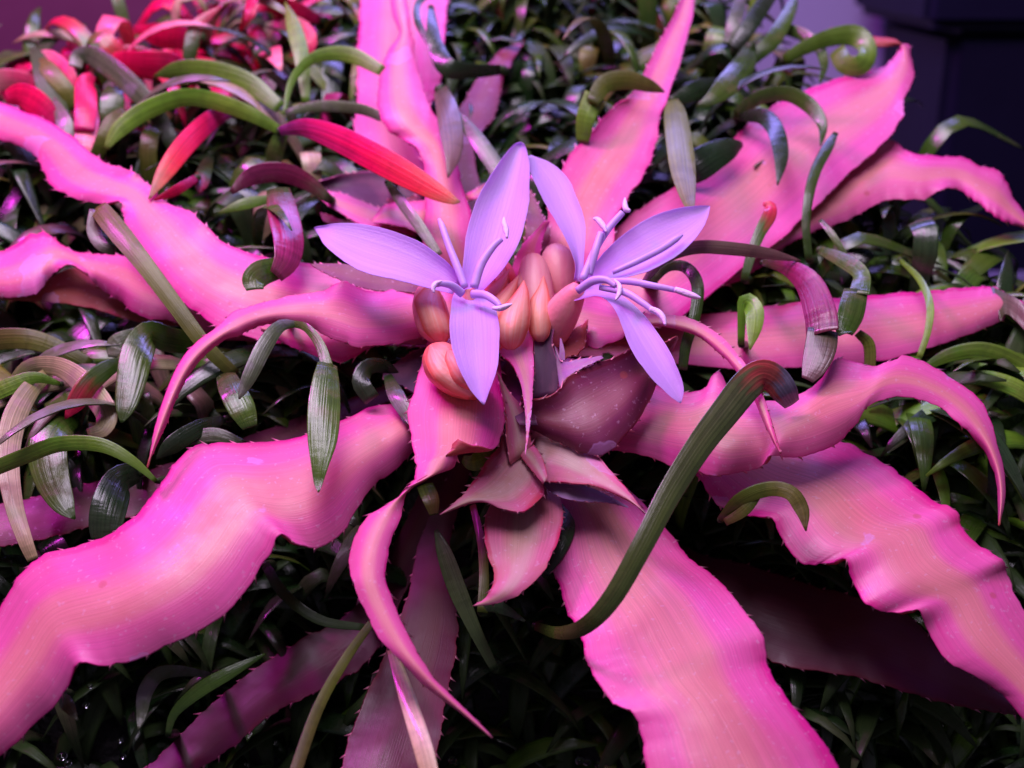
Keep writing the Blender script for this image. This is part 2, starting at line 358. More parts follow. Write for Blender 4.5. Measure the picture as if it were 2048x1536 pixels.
# ------------------------------------------------------------------ bromeliad
MASK = {}
EDGE = 0.42; CUPS = 0.4
def remember(P):
    x, y, h = proj(P.reshape(-1, 3))
    for a, b_, c_ in zip((x // 14).astype(int), (y // 14).astype(int), h):
        if c_ < MASK.get((a, b_), 99): MASK[(a, b_)] = c_
def blade(name, st, hs, parent, origin, mats, da=None, db=None, cup=0.0, root=None, rh=0.7, teeth=0.30, tl=0.075, thick=0.05, ripple=0.03, mask=True, NV=None, ea=0.0, eb=0.0, tip=True):
    """a leaf whose two margins pass through photo pixels. st: (ax, ay, bx, by); hs: heights along it; da/db: {station: margin lift}"""
    n0 = len(st); rows = []
    hh = np.interp(np.linspace(0, 1, n0), np.linspace(0, 1, len(hs)), hs)
    for i, (ax, ay, bx, by) in enumerate(st):
        rows.append([ax, ay, bx, by, hh[i], EDGE * (da or {}).get(i, ea), EDGE * (db or {}).get(i, eb)])
    if root:
        a = rows[0]; wv = np.array([a[2] - a[0], a[3] - a[1]]) * 0.28
        mx, my = (a[0] + a[2]) / 2, (a[1] + a[3]) / 2
        def mk(f, hgt): 
            cx, cy = root[0] + (mx - root[0]) * f, root[1] + (my - root[1]) * f
            k = 0.5 + 1.0 * f
            return [cx - wv[0] * k, cy - wv[1] * k, cx + wv[0] * k, cy + wv[1] * k, hgt, 0, 0]
        rows = [mk(0.0, rh / HS), mk(0.5, (rh / HS + a[4]) / 2 - 0.15)] + rows
    length = sum(math.hypot((rows[i + 1][0] + rows[i + 1][2] - rows[i][0] - rows[i][2]) / 2, (rows[i + 1][1] + rows[i + 1][3] - rows[i][1] - rows[i][3]) / 2) for i in range(len(rows) - 1))
    NV = NV or int(np.clip(length / 9, 24, 130))
    S = smooth(rows, NV); v = np.linspace(0, 1, NV)
    jit = np.cumsum(rng.normal(0, 1, (NV, 4)), 0); jit = jit - np.apply_along_axis(lambda q: np.convolve(np.pad(q, 4, 'edge'), np.ones(9) / 9, 'valid'), 0, jit)
    jit = jit * (1.3 if teeth else 0.5) * np.minimum(1, np.hypot(S[:, 2] - S[:, 0], S[:, 3] - S[:, 1]) / 60)[:, None]
    kw_ = 2 * max(2, int(NV / len(rows) * 1.1)) + 1
    kern = np.hanning(kw_ + 2)[1:-1]; kern /= kern.sum()
    def soft(q):
        e_ = kw_ // 2; pad = np.concatenate([2 * q[0] - q[e_:0:-1], q, 2 * q[-1] - q[-2:-e_ - 2:-1]])
        return np.convolve(pad, kern, 'valid')
    SS = np.apply_along_axis(soft, 0, S[:, :4]); DV = S[:, :4] - SS + jit
    u = np.array([0, 0.012, 0.05, 0.12, 0.21, 0.31, 0.41, 0.5, 0.59, 0.69, 0.79, 0.88, 0.95, 0.988, 1.0])
    A = np.clip(1 - 2 * u, 0, 1) ** 1.9; B = np.clip(2 * u - 1, 0, 1) ** 1.9
    ph = random.random() * 6.3; ph2 = random.random() * 6.3
    wl = np.minimum(1, np.hypot(S[:, 2] - S[:, 0], S[:, 3] - S[:, 1]) / 110)
    t = v * length / 95
    wa = ripple * (np.sin(t * 2.1 + ph) + 0.2 * np.sin(t * 4.7 + ph2)) * wl; wb = ripple * (np.sin(t * 1.8 + ph2) + 0.2 * np.sin(t * 5.3 + ph)) * wl
    wm = ripple * 0.25 * np.sin(t * 1.3 + ph2) * wl
    h = (S[:, 4:5] + cup * (CUPS if teeth else 1.0) * (1 - (2 * u[None] - 1) ** 2) * np.minimum(1, wl[:, None] * 1.2) + (S[:, 5] + wa)[:, None] * A[None] + (S[:, 6] + wb)[:, None] * B[None] + wm[:, None]) * HS
    A3 = np.clip(1 - 2 * u, 0, 1) ** 2.2; B3 = np.clip(2 * u - 1, 0, 1) ** 2.2
    px = SS[:, 0:1] * (1 - u) + SS[:, 2:3] * u + DV[:, 0:1] * A3 + DV[:, 2:3] * B3; py = SS[:, 1:2] * (1 - u) + SS[:, 3:4] * u + DV[:, 1:2] * A3 + DV[:, 3:4] * B3
    P = at(px, py, h)
    if mask: remember(P[::1, ::2])
    V, Fc, uv, mi, n = sheet(P, thick * np.clip(wl * 1.3, 0.35, 1), u, v)
    V = list(V); uv = list(uv)
    if teeth:
        for j, jn in ((0, 2), (len(u) - 1, len(u) - 3)):
            acc = random.random() * teeth
            for i in range(3, NV - 2):
                acc += np.linalg.norm(P[i, j] - P[i - 1, j])
                if acc > teeth * (0.6 + 1.3 * random.random()):
                    acc = 0; out = norm(P[i, j] - P[i, jn]); fw = norm(P[i + 1, j] - P[i - 1, j])
                    l = tl * 0.8 * (0.4 + 1.1 * random.random()); k = len(V); e = P[i, j] - out * 0.01
                    V += [e - fw * 0.04, e + fw * 0.02, e - n[i, j] * 0.03, e + out * l + fw * l * 0.9 + n[i, j] * l * 0.15]
                    uv += [(0, 0)] * 4
                    Fc += [(k, k + 1, k + 3), (k + 1, k + 2, k + 3), (k + 2, k, k + 3)]; mi += [2, 2, 2]
    return link(name, mesh(V, Fc, uv, mi, origin), parent, mats)

CEN = (1010, 690)
og = at(*CEN, 0.9) - NB * 1.25
brom = thing('bromeliad', og, 'pink flowering bromeliad with wavy toothed leaves and two lilac flowers', 'plant')
SHADED = bromeliad_mat('shaded_maroon_bromeliad_leaf', (0.17, 0.035, 0.06), (0.16, 0.02, 0.065), (0.18, 0.01, 0.04), spots=False)  # shade on the lowest leaves painted in as a dark maroon copy
M4 = [SHADED, SHADED, SPINE]
M1, M2, M3 = [PINK, UNDER, SPINE], [PINKSHADE, UNDER, SPINE], [PUP, DARKUNDER, SPINE]
def L(st, hs, mats=M1, **kw):
    kw.setdefault('root', CEN)
    return blade('leaf', st, hs, brom, og, mats, **kw)
# lower left
L([(800,800,830,900),(740,815,790,940),(660,850,735,985),(580,878,690,1060),(500,885,640,1095),(440,886,600,1090),(395,890,562,1068),(350,925,535,1115),(320,970,490,1185),(280,1020,435,1240),(235,1058,350,1285),(170,1088,270,1320),(90,1108,205,1332),(35,1155,155,1328),(0,1215,130,1385),(-45,1290,85,1435),(-90,1370,10,1505),(-140,1450,-60,1560)],
  [2.0, 2.4, 2.6, 2.6, 2.3, 1.9], ea=-0.35, eb=-0.75, db={5: -0.35, 6: 0.1, 7: -0.5, 12: -0.35, 13: 0.15, 14: -0.5}, cup=0.25)
# upper left
L([(860,560,800,680),(760,540,640,690),(660,530,520,680),(580,522,440,655),(505,508,385,620),(450,485,340,580),(405,445,300,530),(385,425,262,480),(340,408,245,430),(300,372,240,403),(270,345,195,407),(245,335,140,393),(205,322,100,368),(165,290,83,335),(115,252,60,302),(50,222,-10,275),(-30,195,-70,245)],
  [2.2, 2.5, 2.7, 2.7, 2.6, 2.4], ea=-0.15, eb=-0.35, db={8: -0.1, 9: 0.2, 10: -0.3}, da={6: 0.15, 7: 0.1, 10: 0.25, 11: 0.1}, cup=0.1)
# left
L([(480,590,440,680),(400,560,380,655),(330,545,330,640),(280,520,285,635),(240,510,235,600),(200,508,195,572),(150,502,165,540),(115,482,130,530),(90,465,98,558),(55,472,70,588),(10,500,15,596),(-60,520,-50,590)],
  [1.5, 1.7, 1.9, 2.0, 1.9], eb=-0.4, db={6: 0.25, 7: 0.25}, cup=0.2)
L([(345,590,350,652),(240,575,262,640),(165,538,190,618),(120,545,120,606),(60,585,60,603),(-20,580,-20,598)], [1.2, 1.3, 1.4, 1.4], [UNDER, UNDER, SPINE], ea=0.3, eb=-0.2, teeth=0)
# magenta leaf with a long curled tip
L([(905,560,905,690),(850,568,850,675),(800,575,800,688),(750,583,755,690),(715,575,712,694),(685,562,672,680),(650,580,630,660),(600,588,585,650),(545,600,545,648),(500,612,508,656),(468,624,482,670),(430,656,450,680),(390,686,410,712),(356,729,380,747),(328,794,350,807),(308,860,324,869),(299,912,303,914),(294,936,295,937)],
  [2.6, 3.0, 3.3, 3.4, 3.3, 3.0], eb=-0.45, ea=-0.1, da={4: 0.1, 5: 0.2}, cup=0.1, teeth=0.16, tl=0.05)
L([(850,640,850,690),(770,640,760,690),(690,640,690,722),(620,640,625,710),(570,640,575,690),(520,650,522,662)], [2.2, 2.4, 2.5, 2.6], eb=-0.3, teeth=0.2)
# folded leaf in front, tip hanging
L([(868,660,990,680),(848,710,1000,730),(832,765,1006,790),(816,825,1010,835),(820,870,1002,875),(828,905,985,897),(832,930,945,888),(830,950,916,885),(826,962,912,930),(815,972,878,948),(805,985,840,965),(785,1002,812,990),(745,1025,806,1020),(716,1060,790,1062),(698,1118,774,1115),(705,1165,772,1160),(722,1205,785,1200),(750,1262,815,1265),(795,1318,850,1330),(860,1380,898,1388),(925,1430,945,1432),(983,1477,986,1474)],
  [2.7, 3.0, 3.2, 3.2, 3.0, 2.9, 2.7, 2.3], ea=-0.1, eb=-0.2, da={3: -0.25, 4: -0.2, 12: -0.3, 13: -0.3, 14: -0.3}, db={3: -0.35, 4: -0.55, 5: -0.6, 6: 0.0, 7: 0.25, 8: -0.45, 9: -0.5, 13: -0.2}, cup=0.12, teeth=0.2)
# lower right
L([(1100,980,1200,920),(1110,1060,1280,1000),(1105,1135,1340,1065),(1118,1170,1375,1112),(1135,1225,1420,1145),(1160,1265,1460,1185),(1172,1320,1500,1235),(1192,1360,1525,1270),(1222,1402,1535,1320),(1262,1422,1550,1360),(1280,1462,1590,1415),(1292,1530,1640,1475),(1310,1600,1680,1540),(1340,1690,1700,1620)],
  [0.9, 1.2, 1.6, 1.9, 2.0, 1.9], ea=-0.45, eb=-0.45, da={9: -0.05, 10: -0.3}, db={6: -0.05, 7: 0.1}, cup=0.2)
L([(1480,830,1330,900),(1580,860,1400,960),(1650,880,1430,1005),(1695,885,1480,1030),(1740,910,1540,1035),(1790,940,1565,1080),(1830,972,1600,1125),(1870,1002,1645,1128),(1912,1020,1690,1118),(1925,1055,1705,1165),(1960,1092,1735,1210),(2005,1118,1778,1225),(2015,1150,1838,1222),(2035,1195,1855,1265),(2075,1260,1895,1322),(2120,1330,1960,1358),(2150,1400,2012,1398),(2190,1470,2080,1480)],
  [1.4, 1.6, 1.9, 2.0, 1.8, 1.5], ea=-0.3, eb=-0.45, db={4: 0.0, 8: 0.15, 12: 0.15, 6: -0.5, 10: -0.5, 14: -0.6}, da={8: 0.1, 11: 0.1}, cup=0.2)
L([(1230,740,1180,880),(1310,768,1225,900),(1360,785,1290,912),(1405,778,1345,932),(1436,742,1400,946),(1465,790,1435,952),(1510,800,1480,945),(1560,800,1520,935),(1600,788,1540,912),(1640,760,1580,915),(1668,720,1635,906),(1700,720,1680,882),(1740,732,1712,848),(1780,722,1735,815),(1815,712,1775,797),(1870,735,1830,796),(1925,770,1880,815),(1968,810,1925,855),(1990,870,1965,900),(2005,925,1988,945),(2012,985,1995,990),(2003,1035,1996,1038),(1999,1052,1997,1052)],
  [2.0, 2.4, 2.7, 2.8, 2.6, 2.2], ea=-0.1, eb=-0.7, da={3: 0.1, 4: 0.35, 10: 0.25}, db={8: -0.15, 12: -0.4, 13: -0.15, 14: -0.1, 15: -0.1, 16: -0.1, 17: -0.1}, cup=0.15, teeth=0.34)
L([(1480,620,1500,740),(1600,605,1600,735),(1740,590,1745,725),(1850,582,1840,702),(1950,574,1930,672),(1990,574,2005,640),(2020,592,2012,620),(2045,603,2040,640),(2075,630,2060,660)], [1.2, 1.5, 1.7, 1.6], ea=-0.1, eb=-0.35, cup=0.15)
tipo = blade('leaf_tip', [(1982,572,2002,642),(2012,586,2012,628),(2035,598,2032,642),(2062,622,2050,662)], [1.72, 1.74, 1.7], brom, og, [ST['brown'], ST['brown']], teeth=0, ripple=0.2, root=None)
tipo['label'] = 'dried crumpled brown tip'
# upper right pair
L([(1250,440,1330,650),(1300,405,1400,605),(1370,360,1480,540),(1430,315,1570,470),(1480,262,1630,415),(1540,215,1680,365),(1600,185,1730,318),(1660,162,1775,278),(1720,145,1802,240),(1768,132,1810,195),(1788,112,1828,155),(1800,98,1822,115),(1790,80,1815,88),(1740,73,1760,95),(1690,62,1700,75),(1660,56,1662,60)],
  [1.8, 1.9, 2.2, 2.5, 2.6, 2.4], ea=-0.25, eb=-0.25, cup=-0.25)
L([(1500,470,1480,560),(1580,430,1560,500),(1640,385,1640,458),(1700,335,1700,440),(1755,292,1745,412),(1782,280,1790,398),(1820,304,1850,398),(1875,312,1890,376),(1930,315,1925,384),(1955,330,1955,405),(2002,345,1985,430),(2025,390,2015,445),(2060,440,2055,460),(2100,480,2095,485)],
  [1.5, 1.7, 2.0, 2.1, 1.9], ea=-0.1, eb=-0.3, da={4: -0.4, 5: -0.3}, db={7: 0.1}, cup=0.15)
# back
L([(1090,450,1220,500),(1100,400,1230,440),(1120,345,1260,390),(1150,295,1290,345),(1185,262,1312,290),(1225,215,1318,245),(1262,190,1335,195),(1292,138,1352,150),(1320,80,1368,95),(1350,25,1384,40),(1368,-20,1390,-15),(1378,-60,1392,-60)],
  [2.0, 2.3, 2.6, 2.8, 2.9], ea=0.1, eb=-0.15, cup=-0.2, teeth=0.24)
L([(850,500,945,480),(850,420,940,420),(848,350,920,350),(832,294,903,290),(795,275,883,250),(765,245,862,215),(755,200,845,170),(760,150,832,120),(776,102,827,82),(798,68,822,60),(785,30,818,25),(780,-20,812,-15)],
  [2.2, 2.5, 2.8, 2.9, 2.9], ea=-0.2, eb=-0.15, da={3: 0.3}, cup=0.2, teeth=0.2)
L([(720,290,850,260),(714,200,878,180),(714,120,885,120),(718,50,892,40),(722,-30,898,-30),(730,-90,880,-90)], [1.2, 1.5, 1.7, 1.8], cup=0.25)
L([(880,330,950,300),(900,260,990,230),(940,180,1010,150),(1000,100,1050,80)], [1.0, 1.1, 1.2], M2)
# leaves low down, their shade painted in with darker colours
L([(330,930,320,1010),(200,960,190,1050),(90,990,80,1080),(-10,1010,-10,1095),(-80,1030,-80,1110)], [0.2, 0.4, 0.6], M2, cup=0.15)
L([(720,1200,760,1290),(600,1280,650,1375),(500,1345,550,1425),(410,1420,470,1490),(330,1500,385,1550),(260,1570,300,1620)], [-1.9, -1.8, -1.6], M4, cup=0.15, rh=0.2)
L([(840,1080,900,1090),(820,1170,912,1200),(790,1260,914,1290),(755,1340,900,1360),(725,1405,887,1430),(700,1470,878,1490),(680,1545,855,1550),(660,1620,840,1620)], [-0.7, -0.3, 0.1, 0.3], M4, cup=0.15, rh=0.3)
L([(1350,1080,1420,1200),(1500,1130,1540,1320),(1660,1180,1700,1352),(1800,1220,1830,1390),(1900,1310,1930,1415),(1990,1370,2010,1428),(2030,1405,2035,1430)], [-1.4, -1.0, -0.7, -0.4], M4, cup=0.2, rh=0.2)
# wide leaf turned away from the lamp, shade put into its colour, and the one with the thin arching tip
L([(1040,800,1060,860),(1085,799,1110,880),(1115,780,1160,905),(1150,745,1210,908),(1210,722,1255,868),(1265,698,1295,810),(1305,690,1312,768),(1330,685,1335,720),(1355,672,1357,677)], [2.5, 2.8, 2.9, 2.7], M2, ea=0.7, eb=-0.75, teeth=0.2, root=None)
L([(1090,590,1105,655),(1150,590,1160,680),(1205,595,1190,697),(1255,615,1235,680),(1300,628,1290,655),(1345,630,1338,656),(1400,644,1390,670),(1453,683,1435,704),(1496,734,1477,748),(1525,787,1507,797),(1544,849,1531,855),(1558,900,1556,902),(1562,908,1561,909)], [2.7, 2.9, 3.1, 3.3, 3.2], ea=0.1, eb=-0.3, teeth=0.14, tl=0.05)
# short inner leaves
L([(985,650,1060,640),(1000,705,1066,690),(1025,730,1067,740),(1042,770,1066,785),(1050,820,1063,825),(1052,870,1057,872),(1050,908,1051,909)], [3.0, 3.3, 3.5, 3.6], teeth=0.14, tl=0.04, root=None)
L([(1068,800,1115,790),(1068,740,1118,735),(1070,680,1105,690),(1090,645,1108,660),(1112,625,1122,635),(1130,609,1133,610)], [2.6, 3.0, 3.3, 3.5], [DARKUNDER, DARKUNDER, SPINE], teeth=0.16, tl=0.04, root=None)
L([(1108,690,1118,775),(1122,722,1138,752),(1160,718,1166,736),(1203,711,1207,716)], [2.9, 3.1, 3.2], [SCURF, DARKUNDER, SPINE], teeth=0.1, tl=0.04, root=None)
L([(1118,720,1130,722),(1119,700,1129,702),(1120,676,1123,678)], [3.0, 3.2], [SCURF, DARKUNDER, SPINE], teeth=0, root=None)
L([(1112,662,1116,720),(1140,660,1150,710),(1165,648,1168,690),(1176,638,1174,650)], [2.7, 3.0], [UNDER, UNDER, SPINE], teeth=0.1, tl=0.04, root=None)
L([(1020,560,1090,560),(1028,525,1080,515),(1045,490,1085,480),(1070,462,1095,455),(1090,440,1100,442)], [2.4, 2.8, 3.0], teeth=0.2, tl=0.04)
L([(1050,470,1100,475),(1052,420,1085,430),(1055,395,1072,400),(1060,378,1062,379)], [2.2, 2.4], M2, teeth=0.1, tl=0.06)
L([(870,545,850,590),(760,540,750,580),(690,528,680,560),(620,527,622,530)], [2.7, 2.9, 2.95], M2, teeth=0.16, tl=0.05)
L([(880,690,850,790),(830,700,800,770),(800,720,770,760),(770,740,766,745)], [2.0, 2.2], [DARKUNDER, DARKUNDER, SPINE], teeth=0.15)
L([(990,760,1030,700),(1010,800,1060,780),(1040,850,1075,850)], [2.4, 2.6], [DARKUNDER, DARKUNDER, SPINE], teeth=0)
# young rosettes growing from the same crown
pup = link('offshoot', mesh([at(1040, 930, 0.2), at(1060, 930, 0.3), at(1050, 915, 0.3), at(1050, 925, 0.9)], [(0, 1, 3), (1, 2, 3), (2, 0, 3), (0, 2, 1)], None, None, og), brom, [PUP])
pup['label'] = 'small young rosette of short toothed leaves below the flowers'
def O(st, hs, mats=M3, par=pup, root=(1045, 930), **kw):
    return blade('leaf', st, hs, par, og, mats, root=root, teeth=kw.pop('teeth', 0.14), tl=0.062, **kw)
O([(1075,845,1060,940),(1105,840,1085,962),(1140,855,1110,963),(1185,898,1140,965),(1225,945,1185,972),(1262,988,1235,992),(1285,1018,1275,1014),(1298,1034,1296,1033)], [2.1, 2.3, 2.5, 2.5], ea=-0.1, eb=-0.25, cup=-0.15)
O([(1010,860,1075,950),(1000,890,1090,985),(980,912,1075,1005),(962,940,1045,1024),(945,965,1005,1017),(928,987,968,1005),(905,1008,930,1012),(879,1029,881,1030)], [2.1, 2.35, 2.5, 2.5], ea=0.0, eb=-0.3, cup=-0.15)
O([(995,985,1105,960),(972,1030,1124,1010),(968,1065,1124,1055),(975,1105,1108,1105),(985,1145,1085,1145),(983,1180,1045,1183),(968,1197,1000,1206),(945,1212,948,1213)], [1.5, 1.8, 1.9, 1.7], cup=0.2)
O([(1020,930,1065,905),(1016,890,1058,850),(1012,840,1045,815),(1004,790,1020,785),(993,742,995,743)], [2.2, 2.6, 3.0], ea=0.2)
O([(1110,960,1110,990),(1160,968,1165,1003),(1205,985,1215,1005),(1255,1012,1258,1016)], [1.9, 2.0], [SCURF, DARKUNDER, SPINE])
O([(1030,900,1062,885),(1055,930,1085,915),(1085,968,1096,955)], [2.2, 2.5], ea=-0.2)
pup2 = link('offshoot', mesh([at(820, 440, 0.2), at(840, 440, 0.3), at(830, 425, 0.3), at(830, 435, 0.9)], [(0, 1, 3), (1, 2, 3), (2, 0, 3), (0, 2, 1)], None, None, og), brom, [PUP])
pup2['label'] = 'small young rosette of pointed leaves behind the left flower'
P2 = dict(par=pup2, root=(830, 440))
O([(830,425,820,475),(770,418,760,465),(700,392,690,432),(650,380,650,405),(610,374,612,378)], [1.7, 2.0, 2.1], M1, **P2)
O([(860,380,840,440),(770,345,770,430),(700,346,710,410),(640,362,650,376),(625,366,626,368)], [1.2, 1.6, 1.8], [DARKUNDER, DARKUNDER, SPINE], ea=0.5, **P2)
O([(870,400,850,470),(800,403,810,455),(765,415,778,448),(742,441,746,444)], [2.0, 2.2], M1, ea=-0.3, **P2)
O([(840,392,880,480),(800,400,800,430),(775,395,772,400)], [1.7, 1.9], M2, **P2)
O([(690,440,820,480),(660,430,700,470),(640,425,645,440)], [1.3, 1.4], M2, **P2)
O([(935,385,945,400),(950,378,960,392),(970,365,975,375)], [2.2, 2.3], M1, **P2)

# crown that carries all leaves
def tube(name, pts, parent, origin, mat, seg=12, n=None, flat=1.0, pxr=True, NVm=10):
    """pts: (x, y, radius px, h)"""
    S = smooth(pts, n or NVm * 2); P = at(S[:, 0], S[:, 1], S[:, 3] * HS)
    z = (P - C) @ F; r = S[:, 2] / FPX * z
    T = norm(np.gradient(P, axis=0)); sd = norm(np.cross(T, norm(C - P))); up = np.cross(sd, T)
    a = np.linspace(0, 2 * math.pi, seg, endpoint=False); V = []; uv = []
    for i in range(len(P)):
        for k in range(seg):
            V.append(P[i] + r[i] * (math.cos(a[k]) * sd[i] + math.sin(a[k]) * up[i] * flat)); uv.append((k / seg, i / (len(P) - 1)))
    Fc = []
    for i in range(len(P) - 1):
        for k in range(seg):
            j = (k + 1) % seg; Fc.append((i * seg + k, i * seg + j, (i + 1) * seg + j, (i + 1) * seg + k))
    Fc.append(tuple(range(seg))[::-1]); Fc.append(tuple((len(P) - 1) * seg + k for k in range(seg)))
    return link(name, mesh(V, Fc, uv, None, origin), parent, [mat])
f0 = proj(og - NB * 0.6)
tube('crown', [(f0[0], f0[1], 150, f0[2] / HS), (CEN[0], CEN[1] + 60, 130, 0.4), (CEN[0], CEN[1], 70, 1.3), (CEN[0], CEN[1] - 20, 25, 2.2)], brom, og, DARKUNDER)

# buds
def sepals(parent, lists, h):
    for k, st in enumerate(lists):
        blade('sepal', st, h[k], parent, og, [SEPAL, SEPAL], cup=0.26, teeth=0, ripple=0.01, thick=0.035, root=None, mask=False, ea=0.0, eb=0.0)
bd = tube('bud', [(1008,698,20,2.7),(1008,670,38,2.9),(1008,630,42,3.0),(1000,590,32,3.05),(1000,560,12,3.05)], brom, og, BUDCORE)
sepals(bd, [[(1015,700,1030,699),(998,688,1046,684),(990,655,1060,650),(1003,618,1061,612),(1028,588,1057,582),(1047,560,1049,561)],
            [(980,698,1000,699),(962,686,1012,690),(953,655,1010,662),(965,614,1018,616),(1002,582,1032,582),(1037,550,1038,551)],
            [(948,665,985,672),(942,628,985,632),(957,594,1000,596),(988,565,1014,566),(1018,538,1020,539)],
            [(936,640,962,650),(936,610,970,610),(955,580,984,580),(993,546,994,547)],
            [(982,585,1022,585),(984,558,1020,558),(1007,524,1009,525)],
            [(1018,600,1050,605),(1022,572,1052,575),(1043,538,1045,539)]],
       [[3.25, 3.7, 3.75], [3.2, 3.55, 3.6], [3.1, 3.4, 3.45], [3.0, 3.3, 3.3], [3.05, 3.25, 3.3], [3.05, 3.3, 3.35]])
bd = tube('bud', [(1082,675,14,2.8),(1078,640,30,2.95),(1072,590,36,3.1),(1068,545,32,3.2),(1066,522,22,3.2),(1066,514,8,3.2)], brom, og, BUDPINK)
sepals(bd, [[(1074,684,1088,684),(1060,668,1100,666),(1052,630,1104,630),(1060,600,1100,595),(1076,575,1094,570),(1086,552,1088,551)],
            [(1040,640,1070,650),(1038,600,1075,605),(1045,575,1068,575),(1056,552,1058,552)]], [[3.1, 3.45, 3.5], [3.0, 3.3, 3.4]])
bd = tube('bud', [(880,675,22,2.9),(868,650,34,3.1),(858,610,34,3.2),(855,585,24,3.2),(856,570,8,3.2)], brom, og, BUDPINK)
sepals(bd, [[(868,682,892,684),(848,662,906,666),(836,630,900,640),(828,598,890,610),(848,575,880,585),(862,566,866,567)]], [[3.1, 3.5, 3.5]])
bd = tube('bud', [(960,785,20,3.0),(930,765,38,3.15),(895,735,44,3.3),(875,712,36,3.35),(864,698,16,3.35)], brom, og, BUDCORE)
sepals(bd, [[(935,800,975,760),(895,780,935,735),(865,755,900,712),(850,722,885,692),(858,690,868,688)],
            [(960,790,985,760),(910,765,955,735),(890,725,925,705),(893,700,898,698)]], [[3.3, 3.6, 3.6], [3.4, 3.72, 3.72]])
bd = tube('bud', [(1125,600,22,2.5),(1118,560,34,2.75),(1115,525,36,2.9),(1112,503,24,2.95),(1112,495,6,2.95)], brom, og, BUDPINK)
bd = tube('bud', [(1010,590,18,2.6),(1008,560,24,2.8),(1003,535,20,2.9),(1000,520,6,2.95)], brom, og, BUDCORE)

# flowers
def flower(label, petals, stamens, tub, hp):
    fl = tube('flower', tub, brom, og, BUDPINK, 16); fl['label'] = label
    for st, h, kw in petals:
        blade('petal', st, h, fl, og, [PETAL, PETAL], teeth=0, ripple=0.06, thick=0.016, root=None, mask=False, **kw)
    for pts, an in stamens:
        s_ = tube('stamen', [(a_, b_, r_ * 0.8, h_) for a_, b_, r_, h_ in pts], fl, og, STAMEN, 10, flat=0.7)
        if an: tube('anther', [(a_, b_, r_ * 0.85, h_) for a_, b_, r_, h_ in an], fl, og, ANTHER, 8)
    return fl
flower('lilac three-petalled flower with its lowest petal hanging over the buds', [
    ([(925,560,905,588),(890,520,850,574),(840,485,790,559),(780,460,735,546),(725,448,690,524),(680,446,652,493),(650,450,638,472),(628,455,628,457)], [4.0, 4.3, 4.4, 4.2], dict(cup=-0.15, ea=0.05, eb=-0.1)),
    ([(922,575,955,592),(926,530,1000,545),(932,475,1035,490),(950,410,1053,430),(978,355,1059,375),(1008,312,1058,328),(1028,289,1053,298),(1042,284,1046,286)], [3.95, 4.1, 4.3, 4.4], dict(cup=-0.22)),
    ([(915,575,965,575),(904,600,988,608),(900,645,998,650),(903,690,998,700),(918,735,992,745),(940,778,979,780),(966,809,969,809)], [4.05, 4.35, 4.3, 4.1], dict(cup=-0.14, ea=0.05))],
    [([(930,575,9,4.2),(915,535,10,4.35),(897,490,9,4.5),(885,455,8,4.6),(878,438,4,4.6)], None),
     ([(948,575,11,4.25),(962,530,11,4.45),(985,495,9,4.6),(1003,478,7,4.65)], [(1014,476,3,4.72),(1012,460,7,4.74),(1008,445,6,4.74),(1008,435,2,4.74)]),
     ([(925,588,11,4.25),(905,572,10,4.45),(885,567,8,4.55),(872,570,6,4.55)], [(868,585,2,4.58),(866,576,6,4.6),(872,567,6,4.6),(884,562,2,4.6)]),
     ([(945,588,11,4.3),(970,590,10,4.5),(990,602,9,4.55),(1000,612,6,4.55)], [(985,616,4,4.6),(1000,617,7,4.62),(1014,612,6,4.62),(1024,608,2,4.62)])],
    [(980,720,14,2.6),(960,660,20,3.3),(942,610,18,3.85),(934,580,17,4.05)], 4.2)
flower('lilac three-petalled flower with stamens reaching out to the right', [
    ([(1148,560,1165,565),(1150,525,1169,500),(1125,465,1170,445),(1095,415,1156,400),(1075,375,1132,352),(1060,340,1100,325),(1054,313,1062,310)], [3.75, 3.95, 4.1, 4.2], dict(cup=-0.15, ea=0.1, eb=-0.1)),
    ([(1160,562,1165,582),(1195,520,1220,562),(1235,478,1275,549),(1290,440,1325,528),(1340,420,1368,500),(1385,412,1402,462),(1408,411,1415,435),(1419,411,1420,413)], [3.8, 4.0, 4.1, 4.0], dict(cup=-0.2)),
    ([(1160,568,1148,602),(1205,572,1195,592),(1250,595,1225,612),(1290,632,1245,655),(1325,680,1266,705),(1352,728,1300,752),(1367,775,1338,790),(1363,804,1361,807)], [3.85, 4.15, 4.2, 4.0], dict(cup=-0.12))],
    [([(1165,560,10,4.0),(1188,505,9,4.2),(1215,460,9,4.35),(1245,425,8,4.45)], [(1250,396,2,4.5),(1250,408,6,4.5),(1252,418,7,4.5),(1260,422,4,4.5)]),
     ([(1178,550,9,4.0),(1190,505,10,4.25),(1202,465,8,4.4)], [(1187,437,3,4.45),(1196,440,7,4.46),(1206,452,7,4.46),(1213,464,2,4.46)]),
     ([(1155,582,10,4.05),(1185,562,11,4.3),(1212,560,9,4.4),(1232,572,7,4.4)], [(1229,560,3,4.45),(1239,572,6,4.46),(1238,588,6,4.46),(1231,600,2,4.46)]),
     ([(1215,562,7,4.1),(1260,563,9,4.3),(1310,572,8,4.4),(1350,580,7,4.4)], [(1350,579,7,4.42),(1368,585,8,4.42),(1388,592,7,4.42),(1402,596,2,4.42)]),
     ([(1200,575,7,4.2),(1250,585,9,4.4),(1285,606,8,4.45),(1305,620,7,4.45)], [(1300,618,7,4.47),(1315,624,8,4.47),(1326,635,7,4.47),(1331,650,3,4.45)]),
     ([(1225,545,6,4.0),(1270,525,8,4.15),(1320,500,8,4.2),(1350,480,8,4.2),(1365,470,3,4.18)], None)],
    [(1085,700,26,2.4),(1105,660,36,2.9),(1128,620,34,3.4),(1148,588,24,3.75),(1158,572,14,3.85)], 4.0)

